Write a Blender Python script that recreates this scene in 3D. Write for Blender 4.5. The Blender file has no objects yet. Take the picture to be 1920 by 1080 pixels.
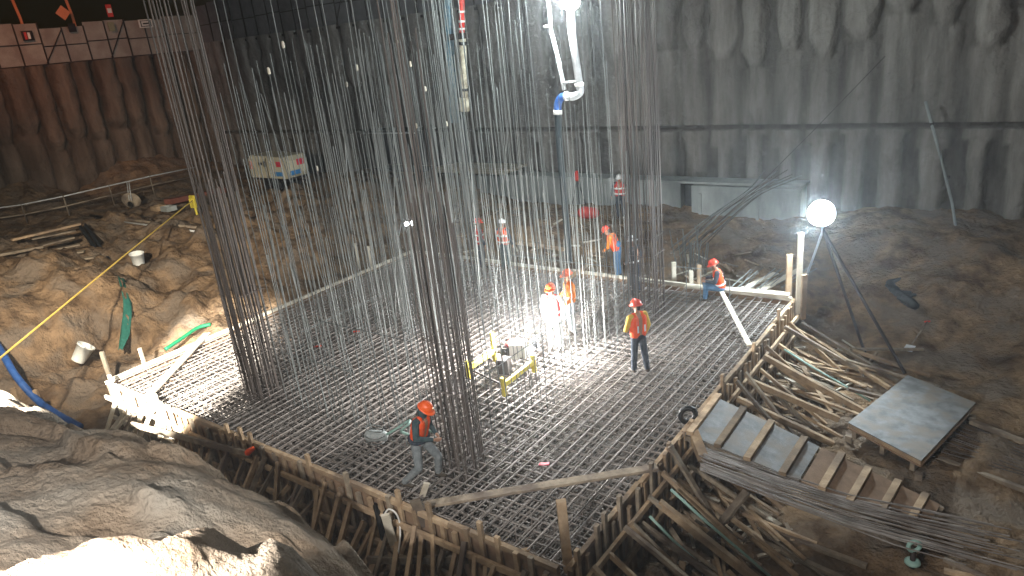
import bpy, bmesh, math, random
import numpy as np
from mathutils import Vector, Matrix, noise
random.seed(7)
S = bpy.context.scene
COL = S.collection
R_ = math.radians

# ------------------------------------------------------------------ camera (survey of the photo)
F_PX, CX, CY, H = 1338.0, 960.0, 540.0, 8.5
def _n(v): return v / np.linalg.norm(v)
def _ray(px, py): return np.array([px - CX, -(py - CY), -F_PX])
_Y = _n(_ray(2013, -60)); _X = -_n(_ray(-900, 260))
_a = _n(_Y - _X); _b = _n(_Y + _X); _Y = _n(_a + _b); _X = _n(_b - _a)
_Z = np.cross(_X, _Y)
ROT = np.array([_X, _Y, _Z])
def P(px, py, z=0.0):
    """the point at height z that stands at this place of the photograph"""
    d = ROT @ _ray(px, py); t = (z - H) / d[2]
    return Vector((d[0] * t, d[1] * t, z))
def D(px, py, x=None, y=None):
    d = ROT @ _ray(px, py); t = x / d[0] if x is not None else y / d[1]
    return Vector((d[0] * t, d[1] * t, d[2] * t + H))

cam_d = bpy.data.cameras.new('camera'); cam = bpy.data.objects.new('camera', cam_d); COL.objects.link(cam)
m = Matrix([[ROT[i][0], ROT[i][1], ROT[i][2], 0] for i in range(3)] + [[0, 0, 0, 1]])
m.translation = Vector((0, 0, H))
cam.matrix_world = m
cam_d.sensor_width = 36; cam_d.lens = F_PX / 1920 * 36; cam_d.clip_start = 0.05; cam_d.clip_end = 600
S.camera = cam

# ------------------------------------------------------------------ materials
MATS = {}
def mat(name, c, rough=0.8, c2=None, scale=6.0, bump=0.0, bscale=None, metal=0.0, detail=6.0, stretch=None, emit=None, estr=0, rnd=0.0, spec=0.3, contrast=(0.35, 0.65), c3=None, s3=0.5, bdist=0.06):
    if name in MATS: return MATS[name]
    mt = bpy.data.materials.new(name); mt.use_nodes = True
    nt = mt.node_tree; N = nt.nodes; L = nt.links
    b = N['Principled BSDF']
    b.inputs['Roughness'].default_value = rough; b.inputs['Metallic'].default_value = metal
    b.inputs['Specular IOR Level'].default_value = spec
    b.inputs['Base Color'].default_value = (*c, 1)
    out = None
    tc = N.new('ShaderNodeTexCoord'); mp = N.new('ShaderNodeMapping'); L.new(tc.outputs['Object'], mp.inputs['Vector'])
    if stretch: mp.inputs['Scale'].default_value = stretch
    if c2 is not None:
        nz = N.new('ShaderNodeTexNoise'); nz.inputs['Scale'].default_value = scale; nz.inputs['Detail'].default_value = detail; nz.inputs['Roughness'].default_value = 0.62
        L.new(mp.outputs['Vector'], nz.inputs['Vector'])
        cr = N.new('ShaderNodeValToRGB'); cr.color_ramp.elements[0].position = contrast[0]; cr.color_ramp.elements[1].position = contrast[1]
        cr.color_ramp.elements[0].color = (*c, 1); cr.color_ramp.elements[1].color = (*c2, 1)
        L.new(nz.outputs['Fac'], cr.inputs['Fac']); out = cr.outputs['Color']
        if c3 is not None:
            n3 = N.new('ShaderNodeTexNoise'); n3.inputs['Scale'].default_value = s3; n3.inputs['Detail'].default_value = 4
            L.new(mp.outputs['Vector'], n3.inputs['Vector'])
            r3 = N.new('ShaderNodeValToRGB'); r3.color_ramp.elements[0].position = 0.45; r3.color_ramp.elements[1].position = 0.62
            L.new(n3.outputs['Fac'], r3.inputs['Fac'])
            mx = N.new('ShaderNodeMix'); mx.data_type = 'RGBA'
            L.new(r3.outputs['Color'], mx.inputs['Factor']); L.new(out, mx.inputs['A']); mx.inputs['B'].default_value = (*c3, 1)
            out = mx.outputs['Result']
        if rnd:
            oi = N.new('ShaderNodeObjectInfo'); hs = N.new('ShaderNodeHueSaturation')
            ma = N.new('ShaderNodeMapRange'); ma.inputs['To Min'].default_value = 1 - rnd; ma.inputs['To Max'].default_value = 1 + rnd
            L.new(oi.outputs['Random'], ma.inputs['Value']); L.new(ma.outputs['Result'], hs.inputs['Value']); L.new(out, hs.inputs['Color'])
            out = hs.outputs['Color']
        L.new(out, b.inputs['Base Color'])
    if bump:
        n2 = N.new('ShaderNodeTexNoise'); n2.inputs['Scale'].default_value = bscale or scale * 2; n2.inputs['Detail'].default_value = 12; n2.inputs['Roughness'].default_value = .6
        L.new(mp.outputs['Vector'], n2.inputs['Vector'])
        bp = N.new('ShaderNodeBump'); bp.inputs['Strength'].default_value = bump; bp.inputs['Distance'].default_value = bdist
        L.new(n2.outputs['Fac'], bp.inputs['Height']); L.new(bp.outputs['Normal'], b.inputs['Normal'])
    if emit is not None:
        b.inputs['Emission Color'].default_value = (*emit, 1); b.inputs['Emission Strength'].default_value = estr
    MATS[name] = mt
    return mt

M_steel = mat('rebar_steel', (0.09, 0.096, 0.093), 0.6, (0.19, 0.205, 0.20), 3, rnd=0.4, spec=0.3)
M_rust = mat('rusty_rebar', (0.075, 0.06, 0.053), 0.7, (0.14, 0.118, 0.105), 4, rnd=0.3, spec=0.4)
M_wood = mat('sawn_timber', (0.30, 0.205, 0.125), 0.85, (0.46, 0.34, 0.22), 5, 0.25, 22, rnd=0.22, detail=9, c3=(0.20, 0.145, 0.10), s3=1.1)
M_oldwood = mat('weathered_timber', (0.20, 0.165, 0.125), 0.9, (0.33, 0.27, 0.20), 5, 0.25, 22, rnd=0.3, detail=9, c3=(0.13, 0.10, 0.08), s3=1.3)
M_ply = mat('formwork_plywood', (0.20, 0.13, 0.085), 0.8, (0.30, 0.20, 0.13), 3, 0.1, 10, rnd=0.15)
M_palewood = mat('pale_plank', (0.50, 0.45, 0.36), 0.8, (0.62, 0.57, 0.48), 4, 0.15, 18, rnd=0.1)
M_greyply = mat('cement_stained_plywood', (0.13, 0.133, 0.136), 0.65, (0.23, 0.237, 0.24), 2.6, 0.1, 9, detail=12, c3=(0.20, 0.175, 0.15), s3=2.1, spec=0.4, contrast=(.4, .6))
M_soil = mat('brown_soil', (0.105, 0.068, 0.042), 0.95, (0.30, 0.205, 0.125), 1.3, 1.0, 4.5, detail=15, c3=(0.19, 0.15, 0.115), s3=0.9, spec=0.1, contrast=(.38, .64), bdist=.22)
M_mound = mat('grey_brown_earth', (0.14, 0.10, 0.068), 0.95, (0.26, 0.20, 0.145), 2.2, 1.0, 9.0, detail=15, c3=(0.24, 0.215, 0.18), s3=0.5, spec=0.1, contrast=(.36, .66), bdist=.14)
M_bed = mat('dark_blinding_concrete', (0.06, 0.055, 0.05), 0.9, (0.10, 0.09, 0.08), 2)
M_conc = mat('grey_concrete', (0.21, 0.235, 0.235), 0.85, (0.35, 0.38, 0.375), 1.2, 0.3, 8, detail=10, stretch=(1, 1, 0.35))
M_red = mat('red_helmet', (0.75, 0.05, 0.02), 0.35, spec=0.5)
M_orangehat = mat('orange_helmet', (0.85, 0.12, 0.02), 0.35, spec=0.5)
M_whitehat = mat('white_helmet', (0.75, 0.75, 0.75), 0.35, spec=0.5)
M_vest = mat('orange_vest_cloth', (0.80, 0.075, 0.02), 0.8, (0.9, 0.12, 0.03), 9)
M_redvest = mat('red_vest_cloth', (0.50, 0.03, 0.03), 0.8, (0.62, 0.05, 0.04), 9)
M_orange = mat('orange_jacket_cloth', (0.85, 0.22, 0.03), 0.8, (0.9, 0.28, 0.05), 9)
M_reflect = mat('reflective_tape', (0.85, 0.85, 0.85), 0.3, spec=0.6)
M_dark = mat('dark_blue_cloth', (0.025, 0.035, 0.05), 0.9, (0.05, 0.06, 0.08), 12)
M_teal = mat('dark_teal_cloth', (0.03, 0.055, 0.065), 0.9, (0.06, 0.09, 0.10), 12)
M_grey = mat('grey_work_cloth', (0.13, 0.15, 0.16), 0.9, (0.21, 0.23, 0.24), 12, 0.2, 20)
M_yellow = mat('yellow_sweater', (0.55, 0.36, 0.04), 0.85, (0.66, 0.45, 0.07), 10)
M_white = mat('white_cloth', (0.72, 0.70, 0.68), 0.85, (0.80, 0.79, 0.77), 8)
M_bluecl = mat('blue_work_cloth', (0.05, 0.12, 0.22), 0.9, (0.09, 0.18, 0.30), 12)
M_skin = mat('skin', (0.36, 0.20, 0.13), 0.6)
M_hair = mat('dark_hair', (0.015, 0.012, 0.01), 0.6)
M_boot = mat('work_boot_leather', (0.06, 0.05, 0.04), 0.7)
M_black = mat('black_rubber', (0.012, 0.012, 0.013), 0.5)
M_ymetal = mat('yellow_paint', (0.62, 0.50, 0.04), 0.5, (0.72, 0.60, 0.10), 8)
M_wmetal = mat('white_paint', (0.72, 0.70, 0.66), 0.45, (0.8, 0.79, 0.75), 5)
M_cream = mat('cream_paint', (0.62, 0.58, 0.44), 0.5, (0.70, 0.66, 0.53), 2)
M_steelw = mat('grey_pipe_paint', (0.40, 0.42, 0.43), 0.4, (0.62, 0.64, 0.65), 3, spec=0.5)
M_tanpipe = mat('concrete_crusted_pipe', (0.30, 0.25, 0.18), 0.8, (0.62, 0.58, 0.46), 5, 0.4, 20)
M_redp = mat('red_paint', (0.55, 0.03, 0.025), 0.5, (0.65, 0.07, 0.05), 6)
M_blue = mat('blue_hose', (0.02, 0.07, 0.25), 0.5, (0.04, 0.12, 0.36), 6)
M_hose = mat('dark_teal_hose', (0.008, 0.015, 0.019), 0.6, (0.018, 0.028, 0.033), 6, spec=0.3)
M_bluesteel = mat('worn_blue_paint', (0.05, 0.16, 0.24), 0.6, (0.30, 0.38, 0.42), 5)
M_green = mat('green_plastic', (0.01, 0.12, 0.055), 0.5, (0.015, 0.18, 0.08), 5)
M_greenpipe = mat('pale_green_pipe', (0.20, 0.33, 0.29), 0.5, (0.30, 0.44, 0.39), 5)
M_teal2 = mat('teal_tarp', (0.015, 0.10, 0.08), 0.7, (0.03, 0.16, 0.13), 6)
M_rope = mat('yellow_rope', (0.75, 0.52, 0.10), 0.7, (0.82, 0.62, 0.18), 9)
M_bucket = mat('white_plastic', (0.75, 0.78, 0.76), 0.4)
M_hoard = mat('hoarding_board', (0.30, 0.27, 0.235), 0.85, (0.37, 0.34, 0.30), 2.0, c3=(0.26, 0.22, 0.19), s3=0.8, rnd=0.08)
M_hoardd = mat('dark_hoarding_board', (0.16, 0.16, 0.165), 0.85, (0.22, 0.22, 0.23), 2.0, rnd=0.15)
M_frame = mat('dark_steel_frame', (0.03, 0.022, 0.02), 0.7)
M_orangesign_glow = mat('orange_sign_and_post_glow', (0.65, 0.22, 0.10), 0.6)  # the sign's own orange; on the poles it paints in the street glow
M_lampface = mat('lamp_lens', (0.9, 0.9, 0.9), 0.4, emit=(0.80, 0.93, 1.0), estr=150)
M_lampsmall = mat('small_lamp_lens', (0.9, 0.9, 0.9), 0.4, emit=(0.90, 0.97, 1.0), estr=25)
M_bluesign = mat('blue_decal', (0.05, 0.25, 0.6), 0.5)
M_pink = mat('pink_red_plastic', (0.7, 0.05, 0.10), 0.5)
M_tarp = mat('black_tarpaulin', (0.012, 0.015, 0.018), 0.6, (0.03, 0.035, 0.04), 5)

# ------------------------------------------------------------------ mesh helpers
class MB:
    def __init__(s): s.v = []; s.f = []
    def add(s, vs, fs):
        b = len(s.v); s.v += [tuple(v) for v in vs]; s.f += [tuple(b + i for i in f) for f in fs]; return s
    def box(s, c, size, rz=0.0, mtx=None):
        hx, hy, hz = size[0] / 2, size[1] / 2, size[2] / 2
        M = mtx if mtx is not None else Matrix.Translation(Vector(c)) @ Matrix.Rotation(rz, 4, 'Z')
        vs = [M @ Vector((x * hx, y * hy, z * hz)) for x in (-1, 1) for y in (-1, 1) for z in (-1, 1)]
        return s.add(vs, [(0, 1, 3, 2), (4, 6, 7, 5), (0, 4, 5, 1), (2, 3, 7, 6), (0, 2, 6, 4), (1, 5, 7, 3)])
    def beam(s, p0, p1, w, h, up=(0, 0, 1), bev=0.006):
        """timber from p0 to p1: width w (sideways), height h (along up)"""
        p0, p1, up = Vector(p0), Vector(p1), Vector(up)
        d = (p1 - p0).normalized(); sd = d.cross(up)
        if sd.length < 1e-4: sd = d.cross(Vector((1, 0, 0)))
        sd.normalize(); u = sd.cross(d).normalized()
        b = min(bev, w / 4, h / 4)
        prof = [(-w / 2 + b, -h / 2), (w / 2 - b, -h / 2), (w / 2, -h / 2 + b), (w / 2, h / 2 - b), (w / 2 - b, h / 2), (-w / 2 + b, h / 2), (-w / 2, h / 2 - b), (-w / 2, -h / 2 + b)]
        vs = []
        for p in (p0, p1):
            for (a, c) in prof: vs.append(p + sd * a + u * c)
        fs = [(i, (i + 1) % 8, 8 + (i + 1) % 8, 8 + i) for i in range(8)] + [tuple(range(7, -1, -1)), tuple(range(8, 16))]
        return s.add(vs, fs)
    def tube(s, path, r, n=8, radii=None):
        path = [Vector(p) for p in path]; rings = []
        ref = None
        for i, p in enumerate(path):
            d = (path[min(i + 1, len(path) - 1)] - path[max(i - 1, 0)]).normalized()
            if ref is None: ref = d.orthogonal().normalized()
            ref = (ref - d * ref.dot(d)).normalized(); o = d.cross(ref)
            rr = radii[i] if radii else r
            rings.append([p + (ref * math.cos(2 * math.pi * k / n) + o * math.sin(2 * math.pi * k / n)) * rr for k in range(n)])
        vs = [v for rg in rings for v in rg]; fs = []
        for i in range(len(path) - 1):
            for k in range(n):
                fs.append((i * n + k, i * n + (k + 1) % n, (i + 1) * n + (k + 1) % n, (i + 1) * n + k))
        fs.append(tuple(range(n - 1, -1, -1))); fs.append(tuple(range((len(path) - 1) * n, len(path) * n)))
        return s.add(vs, fs)
    def cap(s, p0, p1, r0, r1, n=12, flat=None):
        """closed tapered capsule"""
        p0, p1 = Vector(p0), Vector(p1); d = p1 - p0
        if d.length < 1e-6: d = Vector((0, 0, 1e-4))
        dn = d.normalized(); path = []; rad = []
        for a in (-90, -60, -30, 0): path.append(p0 + dn * r0 * math.sin(R_(a))); rad.append(max(1e-3, r0 * math.cos(R_(a))))
        for a in (0, 30, 60, 90): path.append(p1 + dn * r1 * math.sin(R_(a))); rad.append(max(1e-3, r1 * math.cos(R_(a))))
        return s.tube(path, 0, n, rad)
    def lathe(s, prof, n=16, mtx=None):
        M = mtx or Matrix.Identity(4); vs = []; fs = []
        for (r, z) in prof:
            for k in range(n): vs.append(M @ Vector((r * math.cos(2 * math.pi * k / n), r * math.sin(2 * math.pi * k / n), z)))
        for i in range(len(prof) - 1):
            for k in range(n): fs.append((i * n + k, i * n + (k + 1) % n, (i + 1) * n + (k + 1) % n, (i + 1) * n + k))
        fs.append(tuple(range(n - 1, -1, -1))); fs.append(tuple(range((len(prof) - 1) * n, len(prof) * n)))
        return s.add(vs, fs)
    def build(s, name, mt, parent=None, smooth=False, label=None):
        me = bpy.data.meshes.new(name); me.from_pydata(s.v, [], s.f); me.validate(); me.update()
        me.materials.append(mt)
        if smooth:
            for p in me.polygons: p.use_smooth = True
        o = bpy.data.objects.new(name, me); COL.objects.link(o)
        if parent: attach(o, parent)
        if label: o['label'] = label
        return o
def attach(o, parent):
    o.parent = parent; o.matrix_parent_inverse = world_of(parent).inverted()
def world_of(o):
    return (world_of(o.parent) @ o.matrix_parent_inverse if o.parent else Matrix.Identity(4)) @ o.matrix_basis
def tag(o, label=None, cat=None, group=None, kind=None):
    if label: o['label'] = label
    if cat: o['category'] = cat
    if group: o['group'] = group
    if kind: o['kind'] = kind
    return o
def thing(name, loc, label, cat, group=None):
    o = bpy.data.objects.new(name, None); o.location = loc; o.empty_display_size = 0.2; COL.objects.link(o)
    return tag(o, label, cat, group)
def nz(x, y, z=0.0): return noise.noise(Vector((x, y, z)))
def fbm(x, y, z=0.0, o=4):
    a, s_, f = 0, 1.0, 1.0
    for _ in range(o): a += s_ * nz(x * f, y * f, z * f + 7.3); s_ *= 0.5; f *= 2.03
    return a

# mat rectangle of the pour
X0, X1, Y0, Y1 = -21.3, -5.62, 7.75, 20.65

# ------------------------------------------------------------------ ground (structure)
class Surf:
    """smooth surface through survey points (linear radial basis)"""
    def __init__(s, pts):
        p = np.array(pts, float); s.p = p[:, :2]; z = p[:, 2]
        d = np.linalg.norm(s.p[:, None] - s.p[None], axis=2)
        A = np.zeros((len(p) + 3,) * 2); A[:len(p), :len(p)] = -d + np.eye(len(p)) * -0.02
        A[:len(p), -3] = 1; A[:len(p), -2:] = s.p; A[-3, :len(p)] = 1; A[-2:, :len(p)] = s.p.T
        s.w = np.linalg.solve(A, np.concatenate([z, [0, 0, 0]]))
    def __call__(s, xy):
        xy = np.atleast_2d(xy); d = np.linalg.norm(xy[:, None] - s.p[None], axis=2)
        return -d @ s.w[:-3] + s.w[-3] + xy @ s.w[-2:]
gp = []
def G(px, py, z): v = P(px, py, z); gp.append((v.x, v.y, z))
for a in [(400,612,-.9),(330,640,-1.2),(230,690,-1.4),(150,725,-1.4),(200,640,-1.1),(300,590,-.6),(350,560,-.4),(300,540,-.1),(265,512,0.05),(330,500,0.25),
          (180,425,1.25),(380,445,1.05),(280,435,1.15),(200,470,.55),(100,380,1.1),(200,370,1.1),(300,370,1.0),(440,345,.7),
          (100,482,1.7),(20,480,1.7),(170,500,1.4),(200,580,.1),(120,600,.2),(60,560,1.0),(100,650,-.5),(40,700,-.9),(0,640,.2),(0,560,1.2),(10,750,-1.2),(120,760,-1.5),
          (490,500,-.1),(520,470,.1),(440,460,.5),(600,430,.5),(640,470,.0),(600,350,1.4),(680,350,1.5),(700,380,1.0),(480,405,.4),(520,370,1.1),(720,420,.1),(560,440,.45),
          (800,455,-.1),(950,465,-.1),(1000,425,.55),(1150,445,0),(1060,395,.35),(1200,400,.3),(1300,450,-.2),(900,410,.7),(960,405,.5),
          (1400,520,-.8),(1450,480,-.4),(1550,500,-.9),(1700,500,-.6),(1900,480,-.3),(1650,560,-1.2),(1850,570,-1.0),(1750,535,-.7),(1600,640,-1.7),(1750,640,-1.7),(1900,690,-1.6),
          (1850,780,-1.6),(1500,700,-1.7),(1560,800,-1.6),(1650,860,-1.6),(1500,980,-1.9),(1600,930,-1.8),(1850,900,-1.65),(1910,1000,-1.75),(1750,1060,-2.0),(1400,1000,-2.1),(1300,950,-2.1),(1200,1010,-2.0),(1550,1060,-2.0)]:
    G(*a)
for x in np.arange(X0 + .3, X1, 2.0):
    for y in np.arange(Y0 - .2, Y1, 2.2): gp.append((x, y, -1.6))
for x in np.arange(-24, -3, 2.5): gp.append((x, 6.5, -1.9))
for x in np.arange(-26, -2, 3.0): gp.append((x, 4.0, -1.9))
for y in np.arange(9, 20, 2.0): gp.append((-4.6, y, -1.85))
gp += [(-5, 27.5, .15), (-1, 27.5, .2), (3, 27, .2), (-9, 27.5, -.2), (-14, 27.5, -.1), (-20, 28, .0), (-27, 29, .9), (-35, 29, .8), (-42, 28, .8), (-40, 6, 2), (-33, 3, 0), (-28, 3, -1.5),
       (3, 22, -1.2), (4, 12, -1.9), (5, 18, -1.6), (3, 31, .3), (-50, 31, 1), (-20, 31, .2), (-35, 31, .8), (-8, 31, .1)]
for y in (6, 10, 14, 18, 22, 26): gp += [(-51, y, 3.4), (-48.5, y, 2.0), (-45.5, y, 1.15)]
ground_s = Surf(gp)
def rough(x, y):
    k = 1 + 1.3 * max(0, min(1, (-22.5 - x) / 3)) * max(0, min(1, (x + 44) / 4))
    return k * fbm(x * .5, y * .5, 1.7, 5) * .8 + k * .8 * (abs(fbm(x * .9, y * .9, 5.1, 5)) - .25) + .35 * abs(fbm(x * 2.7, y * 2.7, 9.1, 4))
def make_sheet(name, surf, x0, x1, y0, y1, step, mt, amp, post=None, ystep=None):
    xs = np.arange(x0, x1 + step / 2, step); ys = np.arange(y0, y1 + step / 2, ystep or step)
    XX, YY = np.meshgrid(xs, ys); pts = np.stack([XX.ravel(), YY.ravel()], 1)
    z = np.concatenate([surf(pts[i:i + 8000]) for i in range(0, len(pts), 8000)])
    vs = []
    for (x, y), zz in zip(pts, z):
        zz = float(zz) + amp * rough(x, y)
        if post: zz = post(x, y, zz)
        vs.append((x, y, zz))
    nx = len(xs); fs = [(j * nx + i, j * nx + i + 1, (j + 1) * nx + i + 1, (j + 1) * nx + i) for j in range(len(ys) - 1) for i in range(nx - 1)]
    mb = MB(); mb.v = vs; mb.f = fs
    return mb.build(name, mt, smooth=True)
def gpost(x, y, z):
    dx = max(X0 - .25 - x, 0, x - X1 - .25); dy = max(Y0 - .25 - y, 0, y - Y1 - .25); d = math.hypot(dx, dy)
    if d < 1.2:
        t = d / 1.2
        lim = -1.5 if d == 0 else -1.35 + 2.2 * t
        z = min(z, lim)
    return z
ground = make_sheet('ground', ground_s, -54, 7, 2.0, 31.6, 0.15, M_soil, 0.26, gpost)
tag(ground, kind='structure')
def gz(x, y): return gpost(x, y, float(ground_s((x, y))[0]) + .26 * rough(x, y))

def hit(px, py, up=0.0):
    d = ROT @ _ray(px, py); d = d / -d[2]
    for k in range(400):
        t = 3 + k * .03
        x, y, z = d[0] * t, d[1] * t, H - t
        if y > 1 and z <= gz(x, y) + up: return Vector((x, y, gz(x, y)))
    return P(px, py, 0)
mp_ = []
for x, zc in ((-22, 2.3), (-17, 2.8), (-14.8, 3.0), (-12.9, 3.0), (-10.3, 3.3), (-8.9, 3.5), (-7.7, 3.6), (-6.5, 3.4), (-5.7, 2.7)):
    mp_ += [(x, 3.85, zc), (x, 4.4, zc - .9), (x, 5.6, -1.4), (x, 6.6, -2.4)]
for x in (-4.6, -3.4, -2.0, 0, 2, 5): mp_ += [(x, 3.0, 2.2), (x, 4.0, .1), (x, 5.2, -1.9), (x, 6.6, -2.6)]
mp_ += [(-4.8, .1, 5.9), (-4.65, .65, 5.9), (-4.1, 1.25, 5.95), (-3.7, 1.5, 5.95), (-3.1, 1.68, 5.95), (-2.85, 1.3, 5.93), (-3.4, .4, 6.1), (-3.4, -.8, 6.2), (-2, -.5, 6.3), (-1.9, 1.0, 6.4), (-1.75, 1.52, 6.42), (-1.3, 1.72, 6.36), (0, 1.4, 6.0), (0, -1, 6.4), (2, 1.4, 6.2), (5, 1, 6.4), (3, -2.5, 6.5), (-3, -2.5, 6.3),
        (-5.25, .7, 5.1), (-4.7, 1.75, 4.9), (-3.8, 2.1, 4.8), (-2.9, 2.15, 4.7), (-2.6, 1.6, 5.2), (-1.7, 2.1, 4.9), (-1.2, 2.25, 4.9), (0, 2.2, 4.8), (3, 2.2, 4.8), (-5.2, -.5, 5.4), (-5.2, -2, 5.7),
        (-6.5, 2.5, 3.6), (-6.5, 1.2, 4.5), (-6.5, 0, 5.0), (-10, 2.4, 3.95), (-10, 1, 4.6), (-9.5, -1, 5.2), (-14, 2.2, 4.0), (-14, .5, 4.7), (-18, 2, 4.0), (-20, 0, 4.6), (-14, -2, 5.4), (-8, -2.8, 5.7), (-20, -3, 5.6)]
mound = make_sheet('earth_bank', Surf(mp_), -23, 6, -3, 6.6, 0.075, M_mound, 0.09, lambda x, y, z: z + .16 * math.tanh(7 * fbm(x * .55, y * .9, 14.2, 4)) * (1 if z < 5.4 else .3) + ((.10 if x < -2.7 else .05) * fbm(x * 4.2, y * 4.2, 8.8, 5) if z > 5.5 else 0) + .07 * fbm(x * 2.6, y * 2.6, 3.3, 5) + .05 * abs(fbm(x * 6, y * 6, 1.3, 3)))
tag(mound, kind='structure')
bed = MB().box(((X0 + X1) / 2, (Y0 + Y1) / 2, -1.36), (X1 - X0 - .1, Y1 - Y0 - .1, .1)).build('concrete_bed', M_bed); tag(bed, kind='structure')

# ------------------------------------------------------------------ retaining walls of piles
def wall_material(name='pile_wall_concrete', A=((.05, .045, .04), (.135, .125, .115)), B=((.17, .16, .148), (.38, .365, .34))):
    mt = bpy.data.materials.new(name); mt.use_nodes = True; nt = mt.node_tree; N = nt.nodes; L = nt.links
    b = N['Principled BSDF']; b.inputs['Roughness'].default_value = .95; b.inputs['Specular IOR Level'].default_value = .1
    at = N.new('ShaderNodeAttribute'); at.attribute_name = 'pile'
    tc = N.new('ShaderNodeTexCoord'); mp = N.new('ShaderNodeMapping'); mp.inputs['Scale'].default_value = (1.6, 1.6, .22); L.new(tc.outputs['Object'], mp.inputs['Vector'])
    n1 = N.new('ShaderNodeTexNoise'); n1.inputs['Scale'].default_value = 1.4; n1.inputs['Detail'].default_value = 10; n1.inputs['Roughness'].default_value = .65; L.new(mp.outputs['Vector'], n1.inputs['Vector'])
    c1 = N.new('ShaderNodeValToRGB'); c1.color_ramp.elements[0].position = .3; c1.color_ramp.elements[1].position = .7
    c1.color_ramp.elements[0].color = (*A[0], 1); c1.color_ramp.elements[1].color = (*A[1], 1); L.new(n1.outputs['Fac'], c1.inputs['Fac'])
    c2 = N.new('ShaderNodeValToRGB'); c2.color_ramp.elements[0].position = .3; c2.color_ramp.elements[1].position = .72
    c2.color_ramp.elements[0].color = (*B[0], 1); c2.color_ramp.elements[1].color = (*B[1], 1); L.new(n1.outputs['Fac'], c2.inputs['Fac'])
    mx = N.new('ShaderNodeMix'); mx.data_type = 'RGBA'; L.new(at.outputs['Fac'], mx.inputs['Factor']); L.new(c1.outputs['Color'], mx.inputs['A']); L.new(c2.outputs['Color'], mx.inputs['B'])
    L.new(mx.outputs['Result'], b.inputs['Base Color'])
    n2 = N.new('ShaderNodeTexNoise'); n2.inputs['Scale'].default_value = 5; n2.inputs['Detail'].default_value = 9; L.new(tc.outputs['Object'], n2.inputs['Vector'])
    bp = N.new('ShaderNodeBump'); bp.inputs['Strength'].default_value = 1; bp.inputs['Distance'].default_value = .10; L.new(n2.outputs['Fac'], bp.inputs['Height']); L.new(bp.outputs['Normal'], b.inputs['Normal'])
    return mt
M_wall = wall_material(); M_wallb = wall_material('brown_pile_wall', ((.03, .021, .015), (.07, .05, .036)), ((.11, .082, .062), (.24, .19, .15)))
def pile_wall(name, to_world, u0, u1, ztop, label, pitch=1.35, seed=1, tip=6.9, ledge=True, mtl=None, amp=1.0):
    rr = random.Random(seed); nk = int((u1 - u0) / pitch) + 3
    tips = [tip + rr.uniform(-.9, .7) for _ in range(nk)]; offs = [rr.uniform(-.08, .08) for _ in range(nk)]; ws = [rr.uniform(.38, .50) for _ in range(nk)]
    lw = [rr.uniform(.20, .36) for _ in range(nk)]; top3 = [rr.uniform(2.6, 3.4) for _ in range(nk)]
    us = np.arange(u0, u1 + .01, .075); zs = np.concatenate([np.arange(-1.2, 3.3, .18), np.arange(3.3, 3.75, .05), np.arange(3.8, ztop + .01, .16)])
    vs = []; pv = []
    for z in zs:
        for u in us:
            un = u + .12 * nz(u * .3, z * .6, seed); k = int((un - u0) // pitch); t = (un - u0) / pitch - k - .5 - offs[k]
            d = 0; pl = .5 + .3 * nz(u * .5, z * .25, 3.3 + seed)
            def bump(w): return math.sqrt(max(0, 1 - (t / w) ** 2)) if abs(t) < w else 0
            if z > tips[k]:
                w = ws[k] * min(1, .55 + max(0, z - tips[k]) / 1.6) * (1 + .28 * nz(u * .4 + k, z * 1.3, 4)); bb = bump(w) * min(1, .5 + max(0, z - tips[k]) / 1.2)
                d += .36 * amp * bb; pl = max(.05, min(1, 1.5 * bb)) * (.8 + .35 * nz(u * 1.1, z * .3, 12))  # pale pile faces against dark soil, contrast deepened to paint in missing shading
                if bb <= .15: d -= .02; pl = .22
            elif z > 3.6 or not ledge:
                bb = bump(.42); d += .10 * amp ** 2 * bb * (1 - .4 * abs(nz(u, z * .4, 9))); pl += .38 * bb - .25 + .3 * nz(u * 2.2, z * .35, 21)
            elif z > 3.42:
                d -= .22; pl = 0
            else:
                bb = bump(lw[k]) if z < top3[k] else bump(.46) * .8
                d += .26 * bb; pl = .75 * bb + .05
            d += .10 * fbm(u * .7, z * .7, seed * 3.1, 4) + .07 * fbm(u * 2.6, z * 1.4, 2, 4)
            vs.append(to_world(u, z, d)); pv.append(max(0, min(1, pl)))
    nu = len(us); fs = [(j * nu + i, j * nu + i + 1, (j + 1) * nu + i + 1, (j + 1) * nu + i) for j in range(len(zs) - 1) for i in range(nu - 1)]
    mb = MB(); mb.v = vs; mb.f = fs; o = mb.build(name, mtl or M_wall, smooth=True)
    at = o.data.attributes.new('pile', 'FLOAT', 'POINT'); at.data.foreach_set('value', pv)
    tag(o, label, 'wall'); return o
YW, XW = 31.0, -50.0
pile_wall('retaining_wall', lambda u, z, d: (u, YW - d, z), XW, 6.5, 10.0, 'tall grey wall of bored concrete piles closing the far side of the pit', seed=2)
pile_wall('retaining_wall', lambda u, z, d: (XW + d, u, z), 4.0, YW, 9.55, 'brownish pile wall below the pale hoarding at the upper left', seed=5, tip=5.0, ledge=False, mtl=M_wallb, amp=1.7)

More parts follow.
